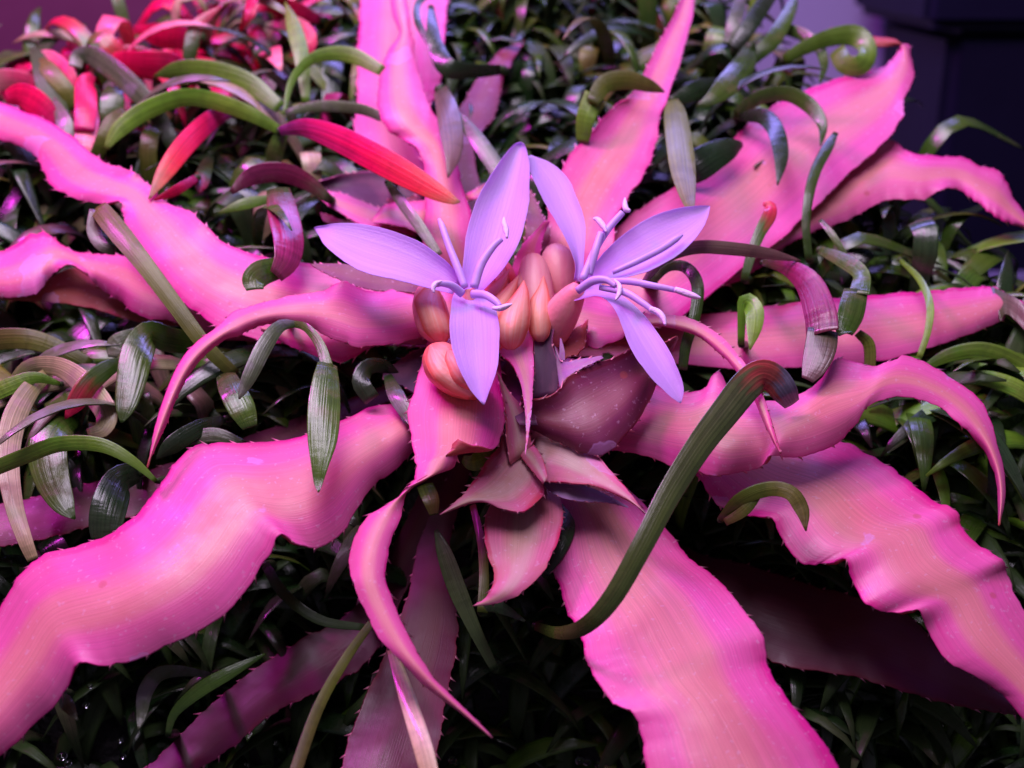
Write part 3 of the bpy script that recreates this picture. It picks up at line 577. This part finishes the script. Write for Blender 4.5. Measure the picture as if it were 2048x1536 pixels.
# ------------------------------------------------------------------ strap-leaved ground cover, leaf by leaf
def strap(name, pts, parent, origin, mat, roll=0.0, bulge=0.075, thick=0.032, nv=None, check=False):
    """pts: (x, y, width px, h): a strap leaf along its midrib"""
    ln = sum(math.hypot(pts[i + 1][0] - pts[i][0], pts[i + 1][1] - pts[i][1]) for i in range(len(pts) - 1))
    nv = nv or int(np.clip(ln / 11, 16, 60)); S = smooth(pts, nv); S[:, 2] = np.maximum(S[:, 2] * 0.84, 1.5)
    P = at(S[:, 0], S[:, 1], S[:, 3] * HS); z = (P - C) @ F; wd = S[:, 2] / FPX * z
    T = norm(np.gradient(P, axis=0)); sd = norm(np.cross(T, norm(C - P))); up = np.cross(sd, T)
    ph = random.random() * 6
    a = R(roll) + 0.22 * np.sin(np.linspace(0, 3.5, nv) + ph)
    s2 = sd * np.cos(a)[:, None] + up * np.sin(a)[:, None]; u2 = up * np.cos(a)[:, None] - sd * np.sin(a)[:, None]
    wd = wd / np.maximum(np.cos(a), 0.5)
    u = np.array([0, 0.03, 0.14, 0.32, 0.5, 0.68, 0.86, 0.97, 1.0])
    lift = bulge * (1 - (2 * u - 1) ** 2)
    G = P[:, None] + (u - 0.5)[None, :, None] * (wd[:, None] * s2)[:, None] + (lift[None, :] * wd[:, None])[..., None] * u2[:, None]
    V, Fc, uv, mi, n = sheet(G, thick, u, np.linspace(0, 1, nv))
    return link(name, mesh(V, Fc, uv, [0] * len(Fc), origin), parent, [ST[mat]])
def sprig(label, leaves, group=None, stem=True):
    """leaves: (material, pts[, roll[, bulge]]); the stem runs from the first leaf's base down into the soil"""
    x, y, _, h = leaves[0][1][0]
    top = at(x, y, h * HS); gh = float(ground_h(x, y))
    foot = at(x, y + 3, gh - 0.4)
    o = thing('strap_leaf_sprig', foot, label, 'plant', group)
    for lf in leaves:
        strap('leaf', lf[1], o, foot, lf[0], *(lf[2:]))
    fx, fy, fh = proj(foot); mx, my, mh = proj((foot + top) / 2 + np.array([0.1, 0.05, 0]))
    tube('stem', [(fx, fy, 11, fh / HS), (mx, my, 10, mh / HS), (x, y, max(5, min(12, leaves[0][1][0][2] * 0.4)), h - 0.03)], o, foot, ST['deep'], 8, NVm=6)
    return o
sprig('drooping dark green leaf with a tapering point hanging over the lower left pink leaf',
      [('green', [(575,646,14,3.3),(612,655,20,3.5),(640,690,24,3.5),(655,735,30,3.45)]),
       ('green', [(655,728,46,3.46),(652,765,66,3.5),(648,820,78,3.5),(645,880,70,3.4),(640,930,42,3.3),(637,965,22,3.2),(637,984,4,3.2)]),
       ('grey', [(595,648,14,3.35),(560,652,30,3.55),(530,690,40,3.6),(505,740,38,3.5),(488,775,26,3.4),(478,798,4,3.35)])])
sprig('bent glossy leaf with blunt end in the dark gap left of the buds', [('green', [(450,748,44,2.2),(462,775,60,2.4),(480,810,66,2.4),(492,835,54,2.3),(500,856,36,2.2)])])
sprig('broad green leaf with a shiny lavender face below the left pink leaf', [('green', [(410,690,50,1.5),(340,680,60,2.0),(298,668,62,2.3),(275,705,76,2.45),(262,765,68,2.4),(251,815,46,2.3),(243,846,6,2.2)]), ('grey', [(300,660,20,2.0),(260,675,40,2.2),(232,690,45,2.2),(225,715,20,2.1)])])
sprig('short leaf mottled red and green at the left', [('redtip', [(250,722,20,2.1),(218,735,40,2.4),(180,765,50,2.5),(152,805,44,2.4),(130,838,4,2.3)])])
sprig('cream coloured leaf arching beside the red mottled leaf', [('cream', [(20,775,24,1.7),(60,735,40,2.0),(120,735,46,2.2),(175,775,56,2.2),(212,825,52,2.1),(205,858,40,2.1),(175,868,24,2.15)])])
sprig('long cream leaf hanging down at the left edge', [('cream', [(100,745,30,1.9),(60,780,46,2.2),(28,840,56,2.3),(16,920,52,2.2),(28,1010,42,2.0),(50,1080,34,1.8),(66,1120,26,1.6)])])
sprig('pale green leaf at the left edge above the cream leaves', [('lime', [(120,768,10,2.1),(70,755,28,2.3),(20,772,40,2.3),(-40,800,40,2.2)])])
sprig('dark broad leaf bending down under the thin arching leaf', [('green', [(150,830,50,1.5),(115,850,84,1.8),(95,900,90,1.9),(105,960,80,1.8),(128,1010,52,1.7),(150,1038,5,1.6)])])
sprig('thin pale leaf arching across to the lower left pink leaf', [('lime', [(312,962,10,2.3),(262,920,24,2.6),(200,890,34,2.8),(120,888,38,2.8),(50,912,38,2.7),(-30,945,36,2.6)])])
sprig('stubby folded leaf touching the upper margin of the lower left pink leaf', [('dark', [(275,945,46,1.6),(240,960,70,1.9),(222,1000,84,2.0),(212,1045,80,1.9),(210,1085,60,1.7)])])
sprig('pair of dark shiny leaves above the lower left pink leaf', [('dark', [(450,838,18,1.7),(400,855,40,2.0),(345,890,44,2.1),(312,918,5,2.0)]), ('grey', [(490,890,20,1.8),(430,870,36,1.9),(370,880,30,1.9)])])
sprig('brownish leaf in the shade under the left pink leaf', [('olive', [(180,730,30,1.2),(110,695,44,1.5),(50,678,50,1.7),(-30,680,52,1.7)])])
sprig('long straight strap leaf folded at the top, lying across the upper left pink leaf',
      [('olive', [(470,750,28,2.2),(410,690,36,2.6),(350,610,40,3.0),(290,530,44,3.3),(235,462,52,3.4),(205,425,48,3.4),(196,415,40,3.38)]),
       ('brown', [(232,500,20,3.0),(205,492,30,3.1),(188,462,34,3.2),(196,422,40,3.35)])])
sprig('purple and red banded leaf folded over in front of the upper left pink leaf',
      [('purple', [(660,400,20,2.4),(610,362,42,2.7),(560,345,48,2.9),(505,352,44,2.9),(462,385,12,2.8)]),
       ('purple', [(556,378,54,3.1),(566,425,72,3.3),(577,480,72,3.35),(572,520,62,3.3),(552,552,36,3.25)], 12),
       ('green', [(560,535,50,3.2),(525,545,62,3.3),(508,560,58,3.3),(510,580,40,3.25)])])
sprig('long crimson leaf fading to a green tip, pointing at the flowers', [('redbase', [(560,262,20,2.9),(610,256,44,3.2),(670,275,60,3.4),(740,310,66,3.5),(810,348,62,3.5),(870,382,44,3.45),(905,400,22,3.4),(920,404,4,3.4)])])
sprig('thin grey blade slanting down behind the left flower', [('grey', [(775,365,16,2.9),(800,400,26,3.0),(830,440,28,3.0),(858,480,24,2.9),(880,510,14,2.8)])])
sprig('spray of green leaves fanning out from one joint above the crimson leaf',
      [('green', [(545,345,30,1.6),(552,300,40,2.2),(568,255,28,2.6)]),
       ('lime', [(562,262,20,2.6),(500,228,36,2.9),(420,200,42,3.0),(360,196,42,3.0),(290,222,44,2.9),(240,258,38,2.8),(212,296,12,2.6)]),
       ('lime', [(560,215,30,2.6),(500,170,52,2.8),(430,148,60,2.9),(360,142,48,2.9),(308,152,4,2.8)]),
       ('lime', [(568,228,8,2.6),(585,160,18,2.8),(630,115,28,2.9),(700,110,38,2.9),(765,142,26,2.8)]),
       ('lime', [(612,205,18,2.2),(604,120,36,2.6),(588,55,36,2.8),(570,4,4,2.9)]),
       ('grey', [(570,225,14,2.6),(640,212,26,2.7),(720,218,26,2.7),(775,240,20,2.6)])])
sprig('magenta leaf tapering down onto the upper left pink leaf', [('redbase', [(462,222,30,2.4),(420,242,46,2.6),(370,290,50,2.8),(330,345,40,2.8),(298,398,4,2.8)])])
sprig('short red leaf lying against the upper left pink leaf', [('red', [(392,356,18,2.5),(350,382,24,2.7),(308,400,5,2.75)])])
sprig('small pale green blade beside the purple banded leaf', [('lime', [(556,395,14,2.7),(490,408,28,2.8),(436,426,4,2.8)])])
sprig('lavender sheened strap leaf curling over behind the upper left pink leaf', [('grey', [(352,300,34,1.6),(310,225,42,2.1),(250,160,50,2.5),(190,115,48,2.6),(158,112,34,2.6),(150,135,30,2.5)])])
sprig('vivid red leaf standing upright with pale pink base', [('peach', [(175,205,40,2.2),(176,240,52,2.3),(168,285,44,2.2),(162,315,30,2.0)], 0), ('red', [(168,262,46,2.35),(172,215,52,2.5),(172,170,46,2.5),(185,150,20,2.4)])])
sprig('red cupped leaf beside the upper left pink leaf', [('red', [(110,250,30,1.8),(82,215,60,2.1),(45,192,60,2.2),(10,195,30,2.1)])])
sprig('wide red leaf with magenta shine near the back board', [('red', [(390,150,30,1.5),(340,135,70,1.9),(290,130,66,2.0),(240,120,40,2.0),(215,105,8,1.9)])])
sprig('broad glossy red leaf lying flat next to the board', [('red', [(400,75,30,1.4),(360,75,54,1.7),(315,70,54,1.8),(268,55,12,1.8)])])
sprig('upright leaf green below and red at the pointed tip', [('redtip', [(376,140,26,1.7),(382,95,34,2.1),(395,50,30,2.4),(445,10,4,2.6)])])
sprig('pale peach leaf curled over next to the red upright leaf', [('peach', [(150,190,30,1.6),(130,150,50,1.9),(100,120,46,2.0),(74,110,20,2.0)]), ('olive', [(155,215,40,1.7),(128,175,40,2.1),(98,140,40,2.3),(80,118,20,2.3)])])
sprig('cream peach leaf behind the red cupped leaf', [('peach', [(90,190,30,1.4),(50,165,46,1.6),(0,160,50,1.7),(-40,180,40,1.6)])])
sprig('blunt upright green leaf behind the yellow curled leaf', [('green', [(225,290,44,1.4),(222,240,56,1.9),(225,195,54,2.2),(228,172,34,2.2)])])
sprig('small yellow brown leaf curled like a spoon', [('olive', [(185,330,24,2.0),(205,285,36,2.4),(225,245,40,2.6),(250,220,20,2.6)])])
sprig('grey green blade between the red leaves and the pink leaf', [('grey', [(150,310,20,1.6),(130,250,40,2.0),(108,195,8,2.1)])])
sprig('red blunt leaf among the green ones at the back', [('redtip', [(545,135,44,1.4),(525,100,48,1.8),(512,70,46,1.9),(505,60,30,1.9)])])
sprig('red leaf at the top edge of the back growth', [('red', [(640,40,20,1.6),(590,20,40,1.9),(540,10,36,1.9),(512,22,6,1.9)])])
sprig('orange peach leaf among the dark green ones at the back', [('peach', [(580,130,24,1.2),(615,85,46,1.6),(590,55,50,1.7),(550,55,20,1.6)])])
sprig('small orange leaf tip at the top of the back growth', [('peach', [(480,60,10,1.5),(500,25,26,1.9),(515,5,8,2.0)])])
sprig('green leaf with red end under the magenta leaf', [('redtip', [(420,310,20,1.6),(410,340,34,2.0),(402,365,34,2.1),(398,385,6,2.1)])])
# around the flowers
sprig('reddish green hanging leaf between the two back pink leaves', [('brown', [(880,180,36,2.9),(893,215,52,3.1),(903,265,56,3.15),(905,310,40,3.1),(896,355,4,3.0)])])
sprig('mottled grey blade slanting down to the left flower', [('grey', [(1012,372,36,2.9),(990,332,42,3.0),(955,280,38,3.1),(925,240,24,3.1),(908,220,4,3.1)])])
sprig('dark bent stalk leaf with an orange tip at the back', [('dark', [(1000,140,24,2.4),(940,142,36,2.8),(895,135,46,3.0),(872,95,40,3.1),(865,50,28,3.2),(862,10,12,3.2)]), ('dark', [(868,100,14,3.0),(838,50,18,3.1),(835,10,16,3.1),(860,-15,14,3.1)])])
sprig('bright olive leaf bent over in front of the back right pink leaf', [('lime', [(1165,285,30,2.4),(1172,235,46,2.9),(1190,190,52,3.2)]), ('olive', [(1185,205,30,3.2),(1210,168,46,3.3),(1255,160,44,3.35),(1300,172,30,3.3),(1329,184,4,3.25)])])
sprig('hanging blade with cross bands whose tip touches the right flower', [('olive', [(1345,200,26,3.1),(1350,225,52,3.3),(1358,280,62,3.5),(1366,340,60,3.65),(1376,395,36,3.8),(1386,434,4,3.9)])])
sprig('dark green round ended leaf beside the hanging banded blade', [('dark', [(1350,360,40,1.9),(1390,335,76,2.3),(1430,310,70,2.4),(1462,295,50,2.4),(1485,288,12,2.3)])])
sprig('shiny green leaf pointing down towards the hanging blade', [('green', [(1500,95,30,2.4),(1490,125,54,2.7),(1455,170,58,2.8),(1420,200,30,2.7),(1392,212,4,2.6)])])
sprig('green leaf lying towards the back right pink leaf', [('dark', [(1440,165,30,2.4),(1395,180,46,2.6),(1355,200,30,2.5),(1335,212,5,2.5)])])
sprig('curled green ribbon leaf in front of the lavender wall', [('lime', [(1568,120,22,2.2),(1610,95,34,2.5),(1665,74,42,2.7),(1712,72,50,2.75),(1736,100,42,2.7),(1722,130,48,2.6),(1690,128,46,2.5),(1673,100,40,2.5)])])
sprig('arching leaf crossing the upper right pink leaf', [('green', [(1470,230,24,2.4),(1520,195,34,2.9),(1575,188,36,3.1),(1620,212,36,3.1),(1645,250,24,3.0),(1641,292,4,2.9)])])
sprig('drooping leaf hanging onto the upper right pink leaf', [('dark', [(1480,235,20,2.4),(1525,232,38,2.8),(1552,262,40,3.0),(1562,315,34,3.0),(1555,370,4,2.9)])])
sprig('thin arching leaf against the wall beside the curled ribbon', [('green', [(1530,75,18,2.0),(1580,60,26,2.3),(1630,85,26,2.4),(1648,125,22,2.3),(1640,165,6,2.2)])])
sprig('upright blades leaning right against the wall', [('dark', [(1470,100,30,1.8),(1500,50,40,2.2),(1540,-10,36,2.5)]), ('green', [(1490,130,26,2.0),(1545,80,40,2.4),(1580,20,30,2.6),(1590,-15,10,2.7)]), ('grey', [(1455,90,26,1.8),(1470,40,34,2.2),(1485,-15,26,2.4)])])
sprig('green stalk with a finger-like tip in front of the upper right pink leaf', [('green', [(1618,520,18,2.2),(1612,450,20,2.6),(1618,390,24,2.9),(1632,340,26,3.0),(1655,295,26,3.05),(1672,265,12,3.05)]), ('green', [(1640,440,10,2.6),(1665,470,16,2.6),(1695,520,16,2.4)])])
sprig('small stalk ending in a bright red tip', [('redtip', [(1488,560,18,2.4),(1502,510,24,2.7),(1520,465,28,2.9),(1538,432,34,3.0),(1540,412,26,3.0),(1526,408,8,3.0)])])
sprig('brown strap leaf arching from under the right flower', [('brown', [(1285,570,14,3.0),(1325,520,26,3.3),(1390,495,32,3.4),(1470,498,32,3.4),(1540,508,26,3.3),(1602,522,5,3.2)])])
sprig('narrow green leaf looped over behind the lower stamens', [('green', [(1300,570,16,2.8),(1335,535,22,3.0),(1372,535,28,3.1),(1395,570,30,3.1),(1390,630,28,2.9),(1372,690,26,2.6),(1365,740,22,2.3)])])
sprig('red purple leaf folded down with a shining violet face on the right', [('purple', [(1525,525,14,2.7),(1575,535,40,3.0),(1618,568,64,3.2),(1640,625,76,3.3),(1645,668,76,3.3)], -10), ('brown', [(1646,660,72,3.24),(1640,700,74,3.2),(1628,735,58,3.1),(1615,760,30,3.0)])])
sprig('green leaf bent over next to the violet faced leaf', [('green', [(1640,500,20,2.4),(1685,520,36,2.7),(1722,548,40,2.9),(1718,590,50,2.95)]), ('green', [(1712,580,56,2.93),(1702,625,62,2.9),(1690,660,46,2.8),(1690,668,30,2.8)]), ('olive', [(1715,665,20,2.4),(1738,690,28,2.3),(1740,740,26,2.0)])])
sprig('small yellow green leaf folded downward below the red tipped stalk', [('lime', [(1482,690,16,2.2),(1484,630,22,2.6),(1492,603,40,2.8),(1508,620,46,2.9),(1508,655,38,2.85),(1500,699,4,2.8)])])
sprig('long strap leaf from a red joint slanting down across the lower right pink leaf',
      [('redend', [(1070,1252,20,0.2),(1118,1266,30,1.5),(1170,1252,40,2.4),(1225,1195,48,2.9),(1285,1090,52,3.3),(1340,985,58,3.5),(1400,890,64,3.6),(1455,818,72,3.6),(1492,772,76,3.6),(1522,750,74,3.5),(1548,758,70,3.4),(1570,785,62,3.2),(1584,808,40,2.9)])])
sprig('green leaf bent over in front of the lower right pink leaf', [('olive', [(1440,1040,16,2.0),(1480,1000,34,2.5),(1535,978,36,2.7),(1580,985,36,2.8),(1604,1020,34,2.7),(1612,1062,4,2.6)]), ('olive', [(1520,985,16,2.6),(1490,1020,26,2.4),(1450,1045,18,2.1)])])
sprig('bright green leaf arching to the right edge above the curled pink tip', [('lime', [(1850,735,16,1.4),(1900,710,34,1.7),(1970,702,42,1.9),(2050,735,44,1.8),(2110,780,30,1.6)])])
sprig('second bright green leaf close above the curled pink tip', [('lime', [(1900,765,20,1.3),(1960,755,36,1.6),(2030,775,42,1.7),(2100,820,36,1.5)])])
sprig('thin curved blade hanging in front of the right pink leaf', [('lime', [(1800,520,10,1.8),(1840,560,16,2.2),(1860,610,18,2.4),(1855,665,16,2.3),(1838,715,14,2.1)])])
# low in front
sprig('pale straight stalk leaning to the bottom edge', [('olive', [(745,1242,18,1.2),(690,1320,24,1.4),(635,1420,27,1.6),(585,1560,30,1.7)])])
sprig('blotched pale stalk lying on the purple leaf at the bottom', [('cream', [(784,1300,24,1.6),(806,1370,36,1.8),(832,1450,44,2.0),(850,1510,46,2.1),(870,1590,40,2.1)])])
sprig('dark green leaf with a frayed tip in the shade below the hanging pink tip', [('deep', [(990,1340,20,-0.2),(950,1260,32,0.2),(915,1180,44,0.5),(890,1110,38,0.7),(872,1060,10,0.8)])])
sprig('green stalk standing behind the lowest leaf of the young rosette', [('olive', [(965,1225,26,1.1),(968,1150,24,1.2),(962,1080,20,1.1),(945,1010,16,1.0)]), ('dark', [(965,1215,20,1.1),(1000,1215,30,1.2),(1050,1242,5,1.2)])])
sprig('green leaf curving out right of the young rosette', [('dark', [(1090,1150,18,0.9),(1120,1100,30,1.1),(1138,1050,30,1.1),(1120,1010,14,1.0)])])
sprig('yellow green leaf peeping out under the folded pink leaf', [('lime', [(1010,905,20,1.9),(975,915,44,2.1),(945,925,40,2.1),(925,918,16,2.0)]), ('olive', [(850,970,40,1.2),(862,1000,40,1.3),(868,1030,20,1.2)])])
sprig('dark curled leaf in the hollow left of the pink fold', [('dark', [(800,770,30,1.8),(770,735,34,2.3),(735,735,40,2.5),(722,765,44,2.5),(745,800,40,2.3)]), ('grey', [(775,750,20,2.2),(792,790,40,2.4),(815,830,30,2.4),(822,850,8,2.4)])])
sprig('bent leaf with pale tip low at the bottom left', [('grey', [(420,1350,12,0.8),(360,1342,26,1.1),(315,1350,36,1.3),(290,1385,36,1.3),(283,1430,24,1.2),(277,1458,4,1.2)])])
sprig('slim green leaf pointing up over the crimson leaf at the bottom', [('green', [(335,1470,12,0.9),(350,1425,22,1.1),(400,1380,34,1.3),(460,1345,30,1.4),(530,1308,4,1.4)])])
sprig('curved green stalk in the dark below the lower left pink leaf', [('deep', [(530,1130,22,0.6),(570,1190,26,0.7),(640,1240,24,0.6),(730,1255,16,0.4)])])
sprig('pale blade tip at the notch of the lower left pink leaf', [('grey', [(122,1390,20,1.2),(135,1410,32,1.3),(155,1440,4,1.3)])])

# ------------------------------------------------------------------ the rest of the ground cover
def strap_shape(length, width, elev, bend, kink, twist, nv=12, nu=5):
    """a free leaf growing from the origin along +X, up and over"""
    s = np.linspace(0, 1, nv); th = R(elev) - R(bend) * (s ** 1.25 if kink is None else 1 / (1 + np.exp(-(s - kink) * 22)))
    ds = length / (nv - 1); x = np.concatenate([[0], np.cumsum(np.cos(th[1:]) * ds)]); z = np.concatenate([[0], np.cumsum(np.sin(th[1:]) * ds)])
    P = np.stack([x, 0 * x, z], -1); T = np.stack([np.cos(th), 0 * th, np.sin(th)], -1)
    sd = np.array([0, 1.0, 0])[None]; up = np.cross(T, sd)
    a = R(twist) * s; s2 = sd * np.cos(a)[:, None] + up * np.sin(a)[:, None]; u2 = up * np.cos(a)[:, None] - sd * np.sin(a)[:, None]
    wd = width * np.minimum(0.45 + 1.5 * s, 1) * np.clip((1.02 - s) / 0.42, 0, 1) ** 0.75
    u = np.array([0, 0.05, 0.28, 0.5, 0.72, 0.95, 1.0]) if nu > 4 else np.array([0, 0.25, 0.75, 1.0])
    lift = -0.06 * (1 - (2 * u - 1) ** 2)
    G = P[:, None] + (u - 0.5)[None, :, None] * (wd[:, None] * s2)[:, None] - (lift[None] * wd[:, None])[..., None] * u2[:, None]
    return G, u, s, P
SHAPES = []
for k in range(22):
    L_ = random.uniform(2.2, 4.0); G, u, s, P = strap_shape(L_, random.uniform(0.27, 0.46), random.uniform(45, 88), random.uniform(80, 175), random.choice([None, None, random.uniform(0.35, 0.6)]), random.uniform(-50, 50))
    V, Fc, uv, mi, n = sheet(G, 0.03, u, s)
    me = mesh(V, Fc, uv, [0] * len(Fc)); me.materials.append(ST['green']); SHAPES.append((me, P, L_))
CORE = mesh(*(lambda a: (a[0], a[1], [(0, 0)] * len(a[0])))(([(0.09, 0, -0.5), (-0.05, 0.08, -0.5), (-0.05, -0.08, -0.5), (0.05, 0, 0.35), (-0.03, 0.05, 0.35), (-0.03, -0.05, 0.35)],
            [(0, 1, 4, 3), (1, 2, 5, 4), (2, 0, 3, 5), (3, 4, 5), (2, 1, 0)])))
CORE.materials.append(ST['deep'])
from mathutils import Matrix, Euler, Vector
def clear(Pw, slack=0.05):
    x, y, h = proj(Pw)
    for a, b_, c_ in zip((x // 14).astype(int), (y // 14).astype(int), h):
        for d in (0, 1, -1):
            if MASK.get((a + d, b_), 99) < c_ + slack or MASK.get((a, b_ + d), 99) < c_ + slack: return False
    return True
def zone(x, y):
    redness = max(0, 1 - math.hypot((x - 230) / 430, (y - 150) / 240))
    if x < 720 and y < 300: return 'red', redness
    return 'none', 0
LBL = {
    'red': ('green and red strap-leaved sprig in the back growth near the magenta board', 'sprigs in the back growth near the board'),
    'left': ('green strap-leaved sprig in the growth left of the bromeliad', 'sprigs left of the bromeliad'),
    'back': ('dark green strap-leaved sprig in the growth behind the flowers', 'sprigs behind the flowers'),
    'right': ('glossy green strap-leaved sprig in the growth right of the bromeliad', 'sprigs right of the bromeliad'),
    'low': ('dark thin-leaved sprig in the shade below the bromeliad', 'sprigs in the shade below the bromeliad'),
}
WORD = {'green': 'green', 'dark': 'dark green', 'deep': 'dark green', 'lime': 'lime green', 'olive': 'olive', 'red': 'red', 'redtip': 'red-tipped', 'purple': 'purple', 'cream': 'cream', 'brown': 'brownish', 'peach': 'peach', 'grey': 'grey green'}
PLACE = {'red': 'in the back growth near the board', 'low': 'in the shade below', 'left': '', 'right': '', 'back': ''}
def in_bank(x, y):
    return x < right_limit(y) - 10 and y > top_limit(x) + 12
def lean(az, tilt):
    """root frame: leaf azimuth az about an axis between bank normal and plumb"""
    axis = Vector(norm(NB * 0.55 + np.array([0, 0, 0.45])))
    q = Vector((0, 0, 1)).rotation_difference(axis)
    return q.to_matrix() @ Matrix.Rotation(az, 3, 'Z') @ Matrix.Rotation(tilt, 3, 'Y')
count = 0
y = -60.0
spots = []
while y < 1560:
    step = np.interp(y, [-60, 300, 800, 1000, 1560], [80, 100, 118, 140, 150])
    x = -120 + random.random() * step
    while x < 2150:
        spots.append((x + random.uniform(-.35, .35) * step, y + random.uniform(-.35, .35) * step)); x += step
    y += step * 0.92
for (x, y) in spots:
    if not in_bank(x, y) or count > 222: continue
    z_, rd = zone(x, y)
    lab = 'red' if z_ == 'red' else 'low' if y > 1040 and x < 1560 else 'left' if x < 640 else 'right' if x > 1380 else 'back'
    base = at(x, y, float(ground_h(x, y)))
    nl = random.choice([6, 7, 7, 8]) if lab != 'low' else 4
    kids = []; a0 = random.random() * 6.28
    for k in range(nl):
        me, P, L_ = random.choice(SHAPES); sc_ = random.uniform(0.8, 1.1) * (0.85 if lab == 'low' else 1)
        M = lean(a0 + k * 6.28 / nl + random.uniform(-.5, .5), random.uniform(-0.25, 0.35)) * sc_
        off = Vector(NB) * random.uniform(0.0, 0.45)
        Pw = base + np.array(off) + P @ np.array(M).T
        if not clear(Pw[2:]): continue
        rr = random.random()
        if lab == 'red':
            mt = ('red' if rr < 0.45 else 'redtip' if rr < 0.6 else 'peach' if rr < 0.88 else 'cream') if random.random() < rd * 2.2 else random.choice(['green', 'green', 'grey', 'dark', 'olive', 'redtip', 'purple'])
        elif lab == 'left': mt = random.choice(['green', 'green', 'dark', 'dark', 'grey', 'olive', 'cream', 'deep', 'brown'])
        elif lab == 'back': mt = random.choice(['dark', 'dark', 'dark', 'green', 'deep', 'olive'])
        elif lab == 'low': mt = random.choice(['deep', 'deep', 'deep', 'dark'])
        else: mt = random.choice(['dark', 'green', 'green', 'dark', 'olive', 'lime'] if y < 760 else ['green', 'lime', 'lime', 'lime', 'dark', 'green'])
        kids.append((me, M, off, mt))
    if not kids: continue
    from collections import Counter
    cw = [w_ for w_, _ in Counter(WORD[k_[3]] for k_ in kids).most_common(2)]
    place = PLACE[lab] if lab != 'back' else ('left of the tall back leaf' if x < 900 else 'between the two tall back leaves' if x < 1230 else 'near the lavender wall')
    if lab == 'low': place = 'below the lower left pink leaf' if x < 600 else 'around the hanging curled pink tip' if x < 1120 else 'below the lower right pink leaves'
    if lab == 'right': place = 'beside the upper right pink leaf' if y < 480 else 'around the right pink leaf' if y < 760 else 'beyond the curled pink tip'
    if lab == 'left': place = 'above the left pink leaf' if y < 470 else 'between the two left pink leaves' if y < 900 else 'beside the lower left pink leaf'
    o = thing('strap_leaf_sprig', base, ' and '.join(cw) + ' sprig with ' + ('one leaf', 'two leaves', 'three leaves', 'four leaves', 'five leaves', 'six leaves', 'seven leaves', 'eight leaves')[len(kids) - 1] + ' ' + place, 'plant', LBL[lab][1]); count += 1
    c_ = bpy.data.objects.new('stem', CORE); col.objects.link(c_); c_.parent = o
    c_.matrix_local = lean(0, 0).to_4x4()
    for me, M, off, mt in kids:
        l = bpy.data.objects.new('leaf', me); col.objects.link(l); l.parent = o
        l.material_slots[0].link = 'OBJECT'; l.material_slots[0].material = ST[mt]
        l.matrix_local = Matrix.Translation(off * CM) @ M.to_4x4()

# low undergrowth that nobody could count
def undergrowth():
    V = []; Fc = []; uv = []; mi = []; base = 0; tpl = []
    for k in range(8):
        G, u, s, P = strap_shape(random.uniform(1.2, 2.3), random.uniform(0.2, 0.34), random.uniform(30, 80), random.uniform(60, 140), None, random.uniform(-40, 40), 7, 4)
        a = sheet(G, 0.03, u, s); tpl.append((a[0], a[1], a[2]))
    n = 0; tries = 0
    while n < 3600 and tries < 20000:
        tries += 1
        x, y = random.uniform(-160, 2180), random.uniform(-90, 1640)
        if not in_bank(x, y): continue
        if y > 1000 and x < 1500 and random.random() < 0.65: continue
        b_ = at(x, y, float(ground_h(x, y)) - 0.05); v_, f_, t_ = random.choice(tpl)
        M = np.array(lean(random.random() * 6.28, random.uniform(-.3, .6))); W = b_ + v_ @ M.T
        if not clear(W[::9], 0.0): continue
        V.append(W); uv.append(t_); Fc += [tuple(i + base for i in q) for q in f_]
        k = random.choice([0, 0, 0, 1, 1, 2]); mi += [k] * len(f_); base += len(v_); n += 1
    return mesh(np.vstack(V), Fc, np.vstack(uv), mi)
tag(link('undergrowth', undergrowth(), None, [ST['deep'], ST['dark'], ST['green']]), 'low tangle of short dark green leaves covering the bank', 'ground cover', kind='stuff')

# water drops glinting low down
drop = None
for (x, y, r) in [(180,1372,5),(172,1410,6),(124,1512,9),(136,1526,7),(245,1512,6),(240,1480,5),(1108,1490,7),(1048,1495,5),(905,1520,7),(915,1526,5),(1160,1522,8),(1175,1525,7),(1195,1528,7),(1562,1362,7),(1630,1385,8),(1632,1372,6),(1655,1362,11),(1695,1368,8),(1834,1392,6),(1855,1415,9),(1865,1418,8),(1875,1420,8),(1928,1455,11),(1945,1460,12),(1970,1455,11),(1995,1446,9),(1738,1524,8),(1698,1432,5),(2035,1188,8),(2048,1190,8),(1505,1400,5)]:
    import bmesh
    g = float(ground_h(x, y)); p = at(x, y, g + 0.75)
    if drop is None:
        bm = bmesh.new(); bmesh.ops.create_icosphere(bm, subdivisions=3, radius=1.0)
        for v_ in bm.verts: v_.co.z *= 0.8
        drop = bpy.data.meshes.new('drop'); bm.to_mesh(drop); bm.free(); drop.materials.append(WATER)
        drop.polygons.foreach_set('use_smooth', np.ones(len(drop.polygons), dtype=bool))
    o = bpy.data.objects.new('water_drop', drop); col.objects.link(o); o.location = p * CM
    rr = r / FPX * float((p - C) @ F) * CM * 1.15; o.scale = (rr, rr, rr)
    tag(o, 'tiny clear water drop glinting in the dark growth at the bottom', 'water drop', 'water drops in the dark growth')
